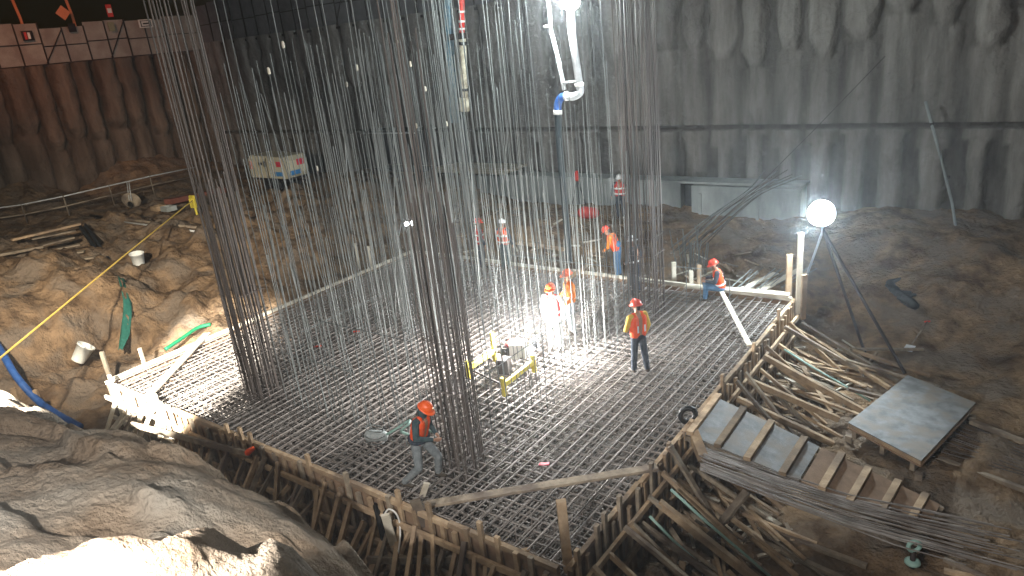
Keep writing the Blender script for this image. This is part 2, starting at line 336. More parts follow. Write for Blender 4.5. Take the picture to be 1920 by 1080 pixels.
# low concrete wall in front of the pile wall
low = thing('low_wall', (-16, 29.6, 0), 'low pale concrete wall standing before the pile wall behind the rebar mat', 'wall')
MB().box((-18.6, 29.6, .05), (11.6, .9, 2.7)).build('wall_panel', M_conc, low)
MB().box((-10.0, 29.6, .05), (4.6, .9, 2.55)).build('wall_panel', M_conc, low)
MB().box((-15.2, 29.6, 1.46), (15.2, .95, .1)).build('coping', M_conc, low)
for xx, zt in ((-14.6, 1.0), (-11.9, 1.0), (-9.4, 1.0)):
    MB().box((xx, 29.11, .0), (.12, .08, 2.0)).build('rib', M_conc, low)
MB().box((-12.5, 29.7, .3), (.5, .5, 2.0)).build('recess_shade', M_tarp, low)  # solid black block standing in for the shade inside the wall gap

# ------------------------------------------------------------------ hoarding fences on top
def fence(name, pts, heights, panel_m, label, zb, mid=True, brace=(), signs=None, seed=1):
    rr = random.Random(seed)
    a, b = Vector(pts[0]), Vector(pts[1]); d = (b - a).normalized(); nrm = Vector((-d.y, d.x, 0)); L_ = (b - a).length
    root = thing(name, (a + b) / 2 + Vector((0, 0, zb)), label, 'fence')
    w = 1.32; n = int(L_ / w)
    for i in range(n):
        p = a + d * (i * w); q = a + d * ((i + 1) * w); hh = heights[(i // 2) % len(heights)] + rr.uniform(-.03, .03); zz = zb + rr.uniform(-.03, .03)
        mb = MB(); c = (p + q) / 2 + Vector((0, 0, zz + hh / 2)); ang = math.atan2(d.y, d.x)
        M = Matrix.Translation(c) @ Matrix.Rotation(ang + rr.uniform(-.02, .02), 4, 'Z'); mb.box(None, (w - .03, .03, hh), mtx=M)
        mb.build('panel', panel_m, root)
        MB().beam(p + Vector((0, 0, zb - .3)) + nrm * .06, p + Vector((0, 0, zb + hh + .02)) + nrm * .06, .07, .07).build('post', M_frame, root)
        MB().beam(p + Vector((0, 0, zb + hh * .5)) + nrm * .05, q + Vector((0, 0, zb + hh * .5)) + nrm * .05, .05, .06).build('rail', M_frame, root)
        if i in brace: MB().beam(p + Vector((0, 0, zb + hh - .05)) + nrm * .12, q + Vector((0, 0, zb + .05)) + d * .1 + nrm * .12, .05, .05).build('diagonal_brace', M_frame, root)
    MB().beam(a + Vector((0, 0, zb - .05)) + nrm * .1, b + Vector((0, 0, zb - .05)) + nrm * .1, .12, .14).build('bottom_rail', M_frame, root)
    return root
# seen from inside the pit: the fence normal faces the pit
fl = fence('hoarding_fence', ((-50, 31, 0), (-50, 12, 0)), [2.35, 2.2, 2.3, 2.05, 2.4, 2.25], M_hoard, 'pale board hoarding in dark frames along the top left of the pit', 9.45, brace=(4, 7), seed=3)
fb = fence('hoarding_fence', ((-22, 31, 0), (-50, 31, 0)), [2.6, 2.7], M_hoardd, 'dark grey board hoarding along the top of the far pile wall', 9.75, seed=9, brace=(3, 9))
def sign_on_left(px, py, w, h, m1, name, label, inner=None, im=None, rz=0):
    c = D(px, py, x=-49.7); root = thing(name, c, label, 'sign')
    def quad(ww, hh, off, mt, nm): 
        M = Matrix.Translation(c + Vector((off, 0, 0))) @ Matrix.Rotation(rz, 4, 'X'); MB().box(None, (.03, ww, hh), mtx=M).build(nm, mt, root)
    quad(w, h, 0, m1, 'board')
    if inner: quad(inner[0], inner[1], .025, im, 'panel')
    return root, c
M_signblack = mat('sign_black', (.015, .012, .012), .7); M_signwhite = mat('sign_white', (.8, .8, .76), .7); M_signgreen = mat('faded_green_sign', (.25, .26, .17), .8)
sign_on_left(135, 52, .45, .5, M_signblack, 'notice_board', 'small black square notice on the pale hoarding')
r, c = sign_on_left(52, 67, .62, .55, M_signblack, 'notice_board', 'black notice with a reddish panel near the left end of the hoarding')
MB().box(c + Vector((.03, -.12, 0)), (.02, .14, .42)).build('panel', M_redp, r); MB().box(c + Vector((.03, .06, 0)), (.02, .14, .36)).build('panel', M_signwhite, r)
sign_on_left(209, 50, .4, .55, M_signgreen, 'notice_board', 'faded greenish notice on the hoarding beside the white framed sign')
r, c = sign_on_left(273, 44, .95, .52, M_signwhite, 'notice_board', 'white rectangular sign with black markings at the end of the pale hoarding')
MB().box(c + Vector((.025, 0, .17)), (.02, .75, .05)).build('marking', M_signblack, r); MB().box(c + Vector((.025, 0, -.17)), (.02, .75, .05)).build('marking', M_signblack, r)
for yy in (-.33, .33): MB().box(c + Vector((.025, yy, 0)), (.02, .06, .29)).build('marking', M_signblack, r)
MB().box(c + Vector((.025, 0, 0)), (.02, .4, .1)).build('marking', M_signblack, r)
r, c = sign_on_left(118, 24, .62, .62, M_orangesign_glow, 'warning_sign', 'orange diamond warning sign above the hoarding', rz=R_(45))
r, c = sign_on_left(205, 20, .36, .75, M_redp, 'warning_sign', 'red sign with a white panel standing above the hoarding', (.26, .28), M_signwhite)
for px, py, lb in ((38, 34, 'orange lit post leaning behind the left end of the hoarding'), (135, 28, 'orange lit post beside the diamond warning sign')):
    b = D(px, py, x=-50.8); t = thing('street_post', b, lb, 'post'); MB().tube([b - Vector((0, 0, 1.5)), b, b + Vector((0, -.25, 2.2))], .09, 8).build('pole', M_orangesign_glow, t, True)
    MB().box(b - Vector((0, 0, 1.55)), (.35, .35, .12)).build('base', M_frame, t)

# ------------------------------------------------------------------ rebar mat
bar_meshes = {}
def bar_mesh(v, mt):
    key = (v, mt.name)
    if key in bar_meshes: return bar_meshes[key]
    rr = random.Random(v); mb = MB(); pts = []
    ax, ay, ph = rr.uniform(-1, 1), rr.uniform(-1, 1), rr.uniform(0, 6)
    for i in range(9):
        t = i / 8; bow = math.sin(math.pi * t) * .8 + .3 * math.sin(3 * t * math.pi + ph) * t
        pts.append((ax * bow, ay * bow, t))
    n = 6; vs = []
    for (x, y, t) in pts:
        for k in range(n): vs.append((x + math.cos(k * math.pi / 3), y + math.sin(k * math.pi / 3), t))
    fs = [(i * n + k, i * n + (k + 1) % n, (i + 1) * n + (k + 1) % n, (i + 1) * n + k) for i in range(8) for k in range(n)] + [tuple(range(n - 1, -1, -1)), tuple(range(8 * n, 9 * n))]
    me = bpy.data.meshes.new('bar'); me.from_pydata(vs, [], fs); me.materials.append(mt)
    for p in me.polygons: p.use_smooth = True
    bar_meshes[key] = me; return me
def bar(p0, p1, r, mt, parent, name='bar', var=None):
    o = bpy.data.objects.new(name, bar_mesh(random.randrange(8) if var is None else var, mt)); COL.objects.link(o)
    p0, p1 = Vector(p0), Vector(p1); d = p1 - p0
    q = d.to_track_quat('Z', 'X'); o.matrix_basis = Matrix.Translation(p0) @ q.to_matrix().to_4x4() @ Matrix.Diagonal((r, r, d.length, 1))
    attach(o, parent); return o
M_matsteel = mat('mat_rebar_steel', (0.16, 0.135, 0.12), 0.6, (0.29, 0.262, 0.24), 2.2, rnd=0.28, spec=0.45)
mat_root = thing('rebar_mat', ((X0 + X1) / 2, (Y0 + Y1) / 2, 0), 'large rectangular grid of steel reinforcing bars tied together inside the timber formwork', 'rebar mat')
longs = [X0 + .12 + i * .25 for i in range(int((X1 - X0 - .2) / .25) + 1)]
cross = [Y0 + .12 + i * .25 for i in range(int((Y1 - Y0 - .2) / .25) + 1)]
def jit(s=.02): return random.uniform(-s, s)
rest = MB(); cnt = 0
order = sorted([('l', x) for x in longs] + [('c', y) for y in cross], key=lambda t: -(t[1]) if t[0] == 'l' else t[1] - 12)
for kind, v in order:
    if kind == 'l': a, b, z, r = (v + jit(), Y0 + .06 + jit(.05), 0 + jit(.008)), (v + jit(), Y1 - .06 + jit(.05), jit(.008)), 0, .0165
    else: a, b, r = (X0 + .06, v + jit(), -.036 + jit(.006)), (X1 - .06, v + jit(), -.036 + jit(.006)), .0155
    if cnt < 100: bar(a, b, r, M_matsteel, mat_root)
    else: rest.tube([a, b], r, 6)
    cnt += 1
for zl in (-.11, -.36, -.75, -1.1):
    for x in longs: rest.tube([(x + (.12 if zl > -.2 else .06) + jit(.03), Y0 + .08, zl), (x + (.12 if zl > -.2 else .06) + jit(.03), Y1 - .08, zl)], .015, 5)
    for y in cross: rest.tube([(X0 + .08, y + (.12 if zl > -.2 else 0) + jit(.03), zl - .034), (X1 - .08, y + (.12 if zl > -.2 else 0) + jit(.03), zl - .034)], .015, 5)
for i in range(900):  # spacer ties between the layers
    x = random.choice(longs); y = random.choice(cross); rest.tube([(x + .03, y + .03, -1.25), (x + .03, y + .03, .02 + (.1 if i % 9 == 0 else 0))], .009, 4)
tag(rest.build('lower_bars', M_matsteel, mat_root), kind='stuff')
# bits of bright litter caught in the mat
for (px, py, mt_, lb) in ((1020, 871, M_pink, 'pink plastic scrap lying on the rebar mat near the diagonal plank'), (668, 622, M_red, 'small red tag lying on the mat by the left wall bars'), (595, 650, M_red, 'small red tag lying on the mat between the left and centre columns')):
    b = P(px, py, .03); o = MB().beam(b + Vector((-.1, -.03, 0)), b + Vector((.1, .05, .02)), .09, .02).build('plastic_scrap', mt_); tag(o, lb, 'litter')

# ------------------------------------------------------------------ rebar columns and wall bars
def column(cx, cy, half, hgts, n_side, label, mt, lean=(0, 0), rb=.02, seed=0, ties=True, bundle=2):
    rr = random.Random(seed); root = thing('rebar_column', (cx, cy, 0), label, 'rebar column', 'rebar columns')
    pos = []
    for i in range(n_side):
        t = -half + 2 * half * i / (n_side - 1); pos += [(t, -half), (t, half)]
        if 0 < i < n_side - 1: pos += [(-half, t), (half, t)]
    for (dx, dy) in pos:
        for b in range(bundle):
            h = rr.choice(hgts) * rr.uniform(.95, 1.03); ox, oy = dx + rr.uniform(-.05, .05) , dy + rr.uniform(-.05, .05)
            bar((cx + ox, cy + oy, -1.2), (cx + ox + lean[0] * h + rr.gauss(0, .006) * h, cy + oy + lean[1] * h + rr.gauss(0, .006) * h, h), rb, mt, root)
    if ties:
        z = .15
        while z < 3.2:
            q = half + .04; mb = MB()
            ln = [(cx - q + lean[0] * z, cy - q, z), (cx + q + lean[0] * z, cy - q, z), (cx + q + lean[0] * z, cy + q, z), (cx - q + lean[0] * z, cy + q, z), (cx - q + lean[0] * z, cy - q, z)]
            for u, v in zip(ln, ln[1:]): mb.tube([u, v], .011, 5)
            mb.build('stirrup', M_rust, root); z += .55
    return root
column(-16.3, 9.55, .36, [12, 12, 6.2, 5.6, 5.8, 11], 5, 'tall rebar column cage at the left front, its bars running out of the picture', M_rust, seed=1, rb=.018, bundle=3)
column(-9.2, 9.5, .31, [5.4, 5.6, 5.2, 5.8, 12, 8.5], 5, 'dark rebar column cage beside the worker in grey trousers', M_rust, seed=2, rb=.016, bundle=2)
column(-9.4, 18.7, .40, [12, 11, 10, 9], 4, 'rebar column cage at the right, behind the worker in the yellow sweater', M_rust, seed=3, rb=.016, bundle=3)
column(-16.3, 18.7, .40, [12, 10, 8], 4, 'rebar column cage at the back of the core, behind the centre column', M_steel, seed=4, rb=.0145, bundle=2)

def wall_bars(a, b, n, hmin, hmax, label, seed, tall=.15, mt=M_steel, horiz=(), rows=2, r=.0145, gap=.28, caps=False):
    rr = random.Random(seed); a, b = Vector(a), Vector(b); d = (b - a).normalized(); nr = Vector((-d.y, d.x, 0))
    root = thing('rebar_wall', (a + b) / 2, label, 'rebar wall', 'rows of wall bars')
    for k in range(n):
        for row in range(rows):
            p = a.lerp(b, (k + rr.uniform(.1, .9)) / n) + nr * (row - (rows - 1) / 2) * gap + nr * rr.uniform(-.04, .04)
            h = rr.uniform(hmin, hmax) if rr.random() > tall else rr.uniform(10, 12)
            sg = .012 if rr.random() > .07 else .11
            top = p + Vector((rr.gauss(0, sg) * h, rr.gauss(0, sg) * h, h))
            bar(p - Vector((0, 0, 1.2)), top, r, mt, root)
            if caps and rr.random() < .25: MB().cap(top - Vector((0, 0, .06)), top + Vector((0, 0, .05)), .04, .035, 8).build('bar_cap', M_palewood, root)
    for (t0, t1, z0, z1) in horiz:
        bar(a.lerp(b, t0) + Vector((0, 0, z0)) + nr * .2, a.lerp(b, t1) + Vector((0, 0, z1)) + nr * .2, .014, mt, root, 'tie_bar')
    return root
wall_bars((-15.4, 9.6, 0), (-10.0, 9.6, 0), 17, 3.5, 8.0, 'row of thin upright bars along the near side of the core between two columns', 11, tall=.12, horiz=((0, .5, 1.2, 1.2), (.3, .9, 2.4, 2.4)), r=.0105)
wall_bars((-16.4, 10.5, 0), (-16.4, 17.9, 0), 22, 7.8, 8.8, 'row of thin upright bars with pale capped tips on the left side of the core', 12, tall=.10, horiz=((.1, .6, 1.0, 1.0), (.4, 1, 1.8, 1.8)), caps=True, r=.011)
wall_bars((-9.35, 10.4, 0), (-9.35, 17.9, 0), 24, 1.2, 6.0, 'row of thin upright bars on the right side of the core, near the yellow frame', 13, tall=.05, horiz=((0, .7, 1.3, 1.3),), r=.010)
wall_bars((-15.6, 18.75, 0), (-10.1, 18.75, 0), 18, 5, 9, 'row of thin upright bars along the far side of the core', 14, tall=.25, horiz=((.1, .9, 1.1, 1.1),), r=.0115)
wall_bars((-13.2, 11.0, 0), (-13.2, 18.0, 0), 18, 4.5, 9.5, 'row of thin upright bars crossing the middle of the core', 15, tall=.25, rows=1, r=.0105)
wall_bars((-14.9, 11.2, 0), (-14.9, 17.6, 0), 18, 4.5, 9.0, 'row of thin upright bars just inside the left side of the core', 21, tall=.1, rows=2, r=.0095)
wall_bars((-15.8, 16.2, 0), (-11.0, 16.2, 0), 14, 4, 8.5, 'long cross row of thin upright bars in the back half of the core', 22, tall=.1, rows=2, r=.0095)
wall_bars((-16.0, 14.3, 0), (-13.4, 14.3, 0), 9, 4, 9, 'short cross row of thin upright bars inside the core, left of the workers', 16, tall=.2, r=.0105)
wall_bars((-20.6, 15.9, 0), (-17.4, 20.2, 0), 16, 3.5, 7.5, 'slanting row of thin upright bars near the far left corner of the mat', 17, tall=.05, rows=1, caps=True, r=.0115)
wall_bars((-12.3, 16.9, 0), (-9.9, 16.9, 0), 8, 1.5, 6.5, 'short cross row of thin upright bars behind the two brightly lit workers', 18, tall=.1, rows=1, r=.0105)
wall_bars((-8.9, 19.3, 0), (-6.7, 19.9, 0), 3, .8, 1.6, 'few short upright bars right of the far right column', 19, tall=0, rows=1, r=.011)

# ------------------------------------------------------------------ formwork round the mat
def formwork(label, a, b, out, top_m, stud_m, ztop=.12, zbot=-1.7, stud=.45, brace=1.35, br_len=1.5, seed=0, wales=(-.35, -1.0), post_up=.15, zfoot=-1.9, lite=False):
    rr = random.Random(seed); a, b, out = Vector(a), Vector(b), Vector(out); d = (b - a).normalized(); L_ = (b - a).length; Zv = Vector((0, 0, 1))
    root = thing('timber_formwork', (a + b) / 2, label, 'formwork', 'formwork around the mat')
    n = max(1, round(L_ / 2.44))
    for i in range(n):
        p = a.lerp(b, i / n) + d * .004; q = a.lerp(b, (i + 1) / n) - d * .004; zt = ztop - .12 + rr.uniform(-.02, .02)
        MB().beam(p + out * .015 + Zv * ((zt + zbot) / 2), q + out * .015 + Zv * ((zt + zbot) / 2), .02, zt - zbot).build('plywood_sheet', M_ply, root)
        MB().beam(p + out * (.06 + rr.uniform(-.01, .01)) + Zv * (ztop - .06 + rr.uniform(-.015, .015)), q + out * (.06 + rr.uniform(-.02, .02)) + Zv * (ztop - .06 + rr.uniform(-.02, .02)), .10, .11).build('top_plate', top_m, root)
    if lite: return root
    k = .2
    while k < L_:
        p = a + d * k + out * .11; hh = rr.uniform(-.10, post_up) if rr.random() < .75 else rr.uniform(post_up, post_up + .3)
        MB().beam(p + Zv * zbot + d * rr.uniform(-.05, .05), p + Zv * (hh - .12 + ztop) + out * rr.uniform(-.01, .03) , .075, .10, up=d).build('stud', stud_m if rr.random() < .7 else M_oldwood, root)
        k += stud * rr.uniform(.75, 1.25)
    for zw in wales:
        MB().beam(a + out * .215 + Zv * zw, b + out * .215 + Zv * (zw + rr.uniform(-.1, .1)), .07, .13).build('waler', stud_m, root)
    k = .5
    while k < L_:
        p = a + d * k + out * .2; ln = br_len * rr.uniform(.8, 1.3); z0 = rr.uniform(-.8, .0)
        foot = p + out * ln + d * rr.uniform(-.6, .6); foot.z = zfoot + rr.uniform(0, .7)
        MB().beam(p + Zv * z0, foot, rr.uniform(.07, .1), rr.uniform(.07, .11)).build('raking_brace', stud_m if rr.random() < .6 else M_oldwood, root)
        k += brace * rr.uniform(.6, 1.4)
    return root
formwork('timber formwork with crowded short braces along the near side of the mat', (-17.6, Y0 - .03, 0), (X1 - .05, Y0 - .03, 0), (0, -1, 0), M_wood, M_wood, seed=1, stud=.34, brace=.24, br_len=.95, post_up=.2)
formwork('timber formwork with upright studs and long braces along the right side of the mat', (X1 + .03, Y0 + .02, 0), (X1 + .03, Y1, 0), (1, 0, 0), M_wood, M_wood, seed=2, stud=.30, brace=.55, br_len=1.5, post_up=.15)
formwork('bright top boards of the formwork along the left side of the mat', (X0 - .02, Y0, 0), (X0 - .02, Y1, 0), (-1, 0, 0), M_palewood, M_wood, seed=3, lite=True)
formwork('formwork boards along the far side of the mat below the seated worker', (X0, Y1 + .02, 0), (X1, Y1 + .02, 0), (0, 1, 0), M_palewood, M_wood, seed=4, lite=True)
formwork('brightly lit timber formwork at the left corner of the mat', (X0 - .05, Y0 - .03, 0), (-17.7, Y0 - .03, 0), (0, -1, 0), M_palewood, M_palewood, seed=6, stud=.3, brace=.38, br_len=.9, post_up=.2)

GRP = 'loose timbers around the pour'
def plank(name, a, b, w, h, mt, label, cat='plank', up=(0, 0, 1), grp=GRP):
    o = MB().beam(a, b, w, h, up).build(name, mt); return tag(o, label, cat, grp)
plank('plank', P(788, 948, .12), P(1232, 876, .18), .20, .06, M_oldwood, 'long weathered plank laid diagonally across the near corner of the mat')
plank('plank', P(275, 745, .14), P(388, 625, .12), .24, .05, M_palewood, 'white plank laid across the left corner of the mat')
plank('plank', P(1352, 545, .30), P(1406, 648, .10), .13, .05, M_palewood, 'pale narrow plank leaning from the seated worker to the right formwork')
plank('plank', P(248, 796, -.05), P(470, 852, -.1), .06, .16, M_oldwood, 'long grey board nailed outside the formwork near the left corner')
plank('timber_post', P(1066, 1070, -.2), P(1066, 1070, -.2) + Vector((-.02, 0, 1.42)), .16, .10, M_wood, 'upright timber post at the nearest corner of the mat', 'post', up=(1, -1, 0))
plank('timber_post', P(738, 1020, -.6), P(722, 965, .25), .16, .06, M_palewood, 'leaning pale stake in front of the formwork beside the black hoses', 'post', up=(.7, -.7, 0))
plank('timber_post', P(800, 985, -.3), P(778, 938, .35), .2, .08, M_oldwood, 'stout grey post at the foot of the stooping worker', 'post', up=(.7, -.7, 0))
plank('timber_post', P(792, 930, -.05), P(800, 906, .33), .12, .05, M_palewood, 'short pale stake just below the stooping worker', 'post', up=(.7, -.7, 0))
plank('plank', P(690, 1050, -.9), P(985, 1048, -.55), .07, .16, M_oldwood, 'horizontal grey board in front of the near formwork')
plank('timber_post', P(990, 1075, -.6), P(985, 1030, .0), .14, .07, M_wood, 'short brown post holding the horizontal board near the bottom edge', 'post', up=(.7, -.7, 0))
# the lower right: braces, planks and pipes at the foot of the right formwork
for i, (a, b, w, h, mt, nm, lb) in enumerate([
    ((1432, 668, -.15), (1620, 772, -1.35), .12, .14, M_wood, 'plank', 'thick sawn timber running from the right formwork to the grey panel'),
    ((1405, 714, -.35), (1572, 786, -1.4), .12, .15, M_wood, 'plank', 'broad pale timber below the thick sawn timber by the grey panel'),
    ((1382, 748, -.45), (1562, 832, -1.45), .12, .14, M_wood, 'plank', 'timber lying along the upper edge of the cleated ramp'),
    ((1520, 632, -1.0), (1668, 728, -1.5), .10, .10, M_wood, 'plank', 'lit plank on the sandy ground ending above the grey panel'),
    ((1503, 606, -.7), (1684, 716, -1.5), .09, .09, M_oldwood, 'plank', 'farthest dark plank sloping from the lamp corner towards the grey panel'),
    ((1520, 668, -1.35), (1636, 728, -1.62), .08, .06, M_wood, 'plank', 'thin pale batten lying between two planks left of the grey panel'),
    ((1410, 702, -1.2), (1585, 772, -1.6), .08, .06, M_palewood, 'plank', 'thin white batten under the sawn timbers beside the studs'),
    ((1458, 700, -1.4), (1545, 748, -1.65), .09, .05, M_palewood, 'plank', 'short white board lying among the planks left of the grey panel'),
    ((1235, 942, -.35), (1432, 1098, -1.8), .13, .15, M_wood, 'plank', 'heavy raking timber at the bottom right of the mat'),
    ((1182, 985, -.25), (1305, 1105, -1.7), .13, .15, M_wood, 'plank', 'lowest raking timber, cut by the bottom edge of the picture'),
    ((1256, 836, .25), (1362, 1012, -1.7), .14, .07, M_oldwood, 'plank', 'greenish grey plank leaning steeply beside the ramp head'),
    ((1330, 1008, -1.6), (1400, 922, -.9), .16, .08, M_oldwood, 'plank', 'short grey plank propped under the rebar bundle'),
    ((1418, 985, -1.85), (1625, 1062, -1.9), .10, .10, M_oldwood, 'plank', 'old plank lying on the ground below the rebar bundle'),
    ((1405, 1005, -1.85), (1580, 1085, -1.92), .11, .08, M_oldwood, 'plank', 'second old plank on the ground, nearest the bottom edge'),
    ((1420, 955, -1.8), (1462, 985, -1.85), .12, .05, M_palewood, 'plank', 'short pale board on the ground under the rebar bundle'),
    ((1770, 1070, -1.9), (1880, 1095, -1.9), .10, .08, M_wood, 'plank', 'reddish timber at the lower right corner'),
    ((1770, 1048, -1.85), (1850, 1085, -1.85), .10, .06, M_oldwood, 'plank', 'thin board beside the reddish timber at the lower right corner'),
    ((1300, 812, .05), (1318, 858, -.15), .2, .2, M_wood, 'timber_block', 'square timber block at the head of the rebar bundle'),
    ((1820, 790, -1.5), (1935, 835, -1.55), .14, .10, M_oldwood, 'plank', 'pale board on the ground right of the grey panel'),
    ((1760, 860, -1.6), (1940, 925, -1.62), .12, .10, M_oldwood, 'plank', 'long board on the ground below the grey panel corner'),
    ((1285, 536, .25), (1480, 552, .2), .30, .06, M_palewood, 'plank', 'pale board on which the seated worker sits'),
    ((1385, 545, .1), (1455, 512, .15), .22, .04, M_palewood, 'plank', 'bright plank behind the seat board right of the seated worker'),
    ((1420, 548, .08), (1500, 505, .0), .24, .04, M_palewood, 'plank', 'second bright plank behind the seat board, nearer the tall posts'),
    ((1060, 525, .15), (1105, 497, .15), .22, .05, M_wood, 'plank', 'brown plank end at the far formwork under the hose'),
    ((965, 475, .0), (1065, 492, .0), .5, .06, M_oldwood, 'plank', 'wide grey board lying behind the far formwork'),
    ((970, 455, .1), (1060, 468, .1), .3, .06, M_wood, 'plank', 'brown board behind the wide grey board at the far side'),
    ]):
    plank(nm, P(*a), P(*b), w, h, mt, lb, 'plank' if nm != 'timber_block' else 'timber')
rr_ = random.Random(31)
for i in range(38):
    px, py = rr_.uniform(1420, 1600), rr_.uniform(640, 770); a = P(px, py, -1.5 + .5 * rr_.random()); a.z = max(a.z, gz(a.x, a.y) + .1); an = rr_.gauss(-.15, .35); l = rr_.uniform(1.0, 2.6)
    b = a + Vector((math.cos(an) * l, math.sin(an) * l, 0)); b.z = gz(b.x, b.y) + rr_.uniform(.04, .14)
    if max(a.x, b.x) > -2.9 and max(a.y, b.y) < 18.5: continue
    plank('plank', a, b, rr_.uniform(.05, .14), rr_.uniform(.03, .09), rr_.choice([M_wood, M_wood, M_oldwood]), 'loose old plank in the jumble between the right formwork and the grey panel', grp='jumbled planks by the grey panel')
for i in range(38):
    px, py = rr_.uniform(1235, 1420), rr_.uniform(900, 1080); a = P(px, py, -1.9 + .5 * rr_.random()); a.z = max(a.z, gz(a.x, a.y) + .1); an = rr_.gauss(-.5, .5); l = rr_.uniform(.7, 2.0)
    b = a + Vector((math.cos(an) * l, math.sin(an) * l, 0)); b.z = gz(b.x, b.y) + rr_.uniform(.04, .2)
    plank('plank', a, b, rr_.uniform(.05, .13), rr_.uniform(.03, .09), rr_.choice([M_wood, M_wood, M_oldwood]), 'loose old plank in the jumble under the rebar bundle', grp='jumbled planks under the rebar bundle')
for px, pt, pb, mt, w, lb in ((1478, 478, 560, M_wood, .16, 'tall reddish brown post standing at the far right corner of the mat'), (1497, 440, 570, M_palewood, .15, 'tallest pale post at the far right corner, below the floodlight'), (1506, 515, 580, M_wood, .15, 'shorter post right of the tallest pale post'),
                              (1264, 492, 530, M_palewood, .14, 'short pale stake left of the seat board'), (1296, 508, 535, M_palewood, .13, 'shorter stake on the seat board'), (1311, 497, 533, M_wood, .14, 'brown stake nearest the seated worker'),
                              (672, 457, 492, M_palewood, .12, 'leaning stake at the far left corner of the mat'), (695, 462, 490, M_palewood, .12, 'upright stake beside the leaning stake at the far left corner'), (840, 468, 490, M_palewood, .1, 'small stake at the far formwork behind the centre column'),
                              (205, 658, 705, M_palewood, .13, 'pale stake driven outside the left formwork near the lying bucket'), (270, 652, 680, M_palewood, .11, 'shorter pale stake at the left formwork'), (40, 725, 770, M_wood, .16, 'brown stake beside the blue hose at the left edge'), (73, 730, 752, M_wood, .13, 'short stake behind the blue hose at the left edge')):
    zb = .0 if px > 600 else -1.0
    b = P(px, pb, zb); dep = (-.58 * b.x + .741 * b.y + .3386 * (8.5 - b.z)); hgt = (pb - pt) / F_PX * dep / .94
    plank('timber_post', b - Vector((0, 0, .3)), b + Vector((0, 0, hgt)), w, .09, mt, lb, 'post', up=(.6, -.74, 0))
# pale green conduits
for a, b, lb in (((1258, 918, -.05), (1452, 1088, -1.85), 'pale green conduit beside the heavy raking timber'), ((1218, 968, -.4), (1345, 1090, -1.8), 'second pale green conduit, lower and nearer the mat corner'), ((1470, 655, -.6), (1632, 752, -1.5), 'grey green conduit lying among the planks left of the grey panel')):
    v0, v1 = P(*a), P(*b); tag(MB().tube([v0, v0.lerp(v1, .35) - Vector((0, 0, .03)), v0.lerp(v1, .7), v1], .028, 8).build('conduit', M_greenpipe, smooth=True), lb, 'pipe')
# cleated ramp
rt = [P(1338, 742, .12), P(1285, 812, .12)]; rbm = [P(1768, 948, -1.55), P(1738, 1000, -1.55)]
ramp = thing('plank_ramp', (rt[0] + rt[1]) / 2, 'sloping plywood ramp with timber cleats going down from the right formwork', 'ramp')
for k in range(2):
    a0, a1 = rt[0].lerp(rbm[0], k * .5), rt[0].lerp(rbm[0], (k + 1) * .5 - .01); b0, b1 = rt[1].lerp(rbm[1], k * .5), rt[1].lerp(rbm[1], (k + 1) * .5 - .01)
    vs = [a0, a1, b1, b0] + [v - Vector((0, 0, .03)) for v in (a0, a1, b1, b0)]
    MB().add(vs, [(0, 3, 2, 1), (4, 5, 6, 7), (0, 1, 5, 4), (1, 2, 6, 5), (2, 3, 7, 6), (3, 0, 4, 7)]).build('plywood_sheet', M_greyply if k == 0 else M_ply, ramp)
for t in (.02, .145, .275, .425, .585, .70, .82, .93):
    a, b = rt[0].lerp(rbm[0], t), rt[1].lerp(rbm[1], t); u = Vector((0, 0, .045))
    MB().beam(a.lerp(b, -.02 + jit(.03)) + u, a.lerp(b, 1.03 + jit(.03)) + u, .15, .09).build('cleat', M_wood, ramp)
for s_ in (0, 1):
    MB().beam(rt[s_] - Vector((0, 0, .10)), rbm[s_] - Vector((0, 0, .10)), .08, .12).build('bearer', M_oldwood, ramp)
# bundle of bars beside the ramp
bun = thing('rebar_bundle', P(1450, 905, -.5), 'long bundle of brown reinforcing bars lying along the near edge of the ramp', 'rebar bundle')
for i in range(30):
    t = i / 29; a = P(1318 + 8 * jit(1), 838 + 44 * t, -.02 - .05 * random.random()); b = P(1860 + random.uniform(-60, 60), 985 + 80 * t + jit(10), -1.55); mid = a.lerp(b, .5) + Vector((0, jit(.08), -.16 + jit(.03)))
    MB().tube([a, a.lerp(b, .25) + Vector((0, jit(.05), -.1)), mid, a.lerp(b, .75) + Vector((0, jit(.05), -.1)), b], .0125, 6).build('bar', M_matsteel, bun)
# grey panel stack
pz = -1.12; q = [P(1590, 792, pz), P(1702, 703, pz), P(1830, 755, pz), P(1727, 864, pz)]
stk = thing('panel_stack', (q[0] + q[2]) / 2 - Vector((0, 0, .5)), 'stack of grey faced plywood panels on timber bearers at the right', 'panel stack')
def slab(qs, z0, z1, nm, mt, grow=0):
    c = sum(qs, Vector()) / 4; vs = [Vector((v.x + (v.x - c.x) * grow, v.y + (v.y - c.y) * grow, z)) for z in (z1, z0) for v in qs]
    return MB().add(vs, [(0, 3, 2, 1), (4, 5, 6, 7), (0, 1, 5, 4), (1, 2, 6, 5), (2, 3, 7, 6), (3, 0, 4, 7)]).build(nm, mt, stk)
slab(q, pz - .022, pz, 'top_panel', M_greyply); slab(q, pz - .13, pz - .026, 'timber_frame', M_wood, -.012); slab(q, pz - .158, pz - .134, 'panel', M_ply, .008)
for t in (.1, .5, .9):
    MB().beam(q[0].lerp(q[3], t) - Vector((0, 0, .26)), q[1].lerp(q[2], t) - Vector((0, 0, .26)), .1, .2).build('bearer', M_oldwood, stk)
for v in q: MB().box((v.x * .97 + (q[0].x + q[2].x) / 2 * .03, v.y * .97 + (q[0].y + q[2].y) / 2 * .03, pz - .5), (.15, .15, .28)).build('block', M_oldwood, stk)

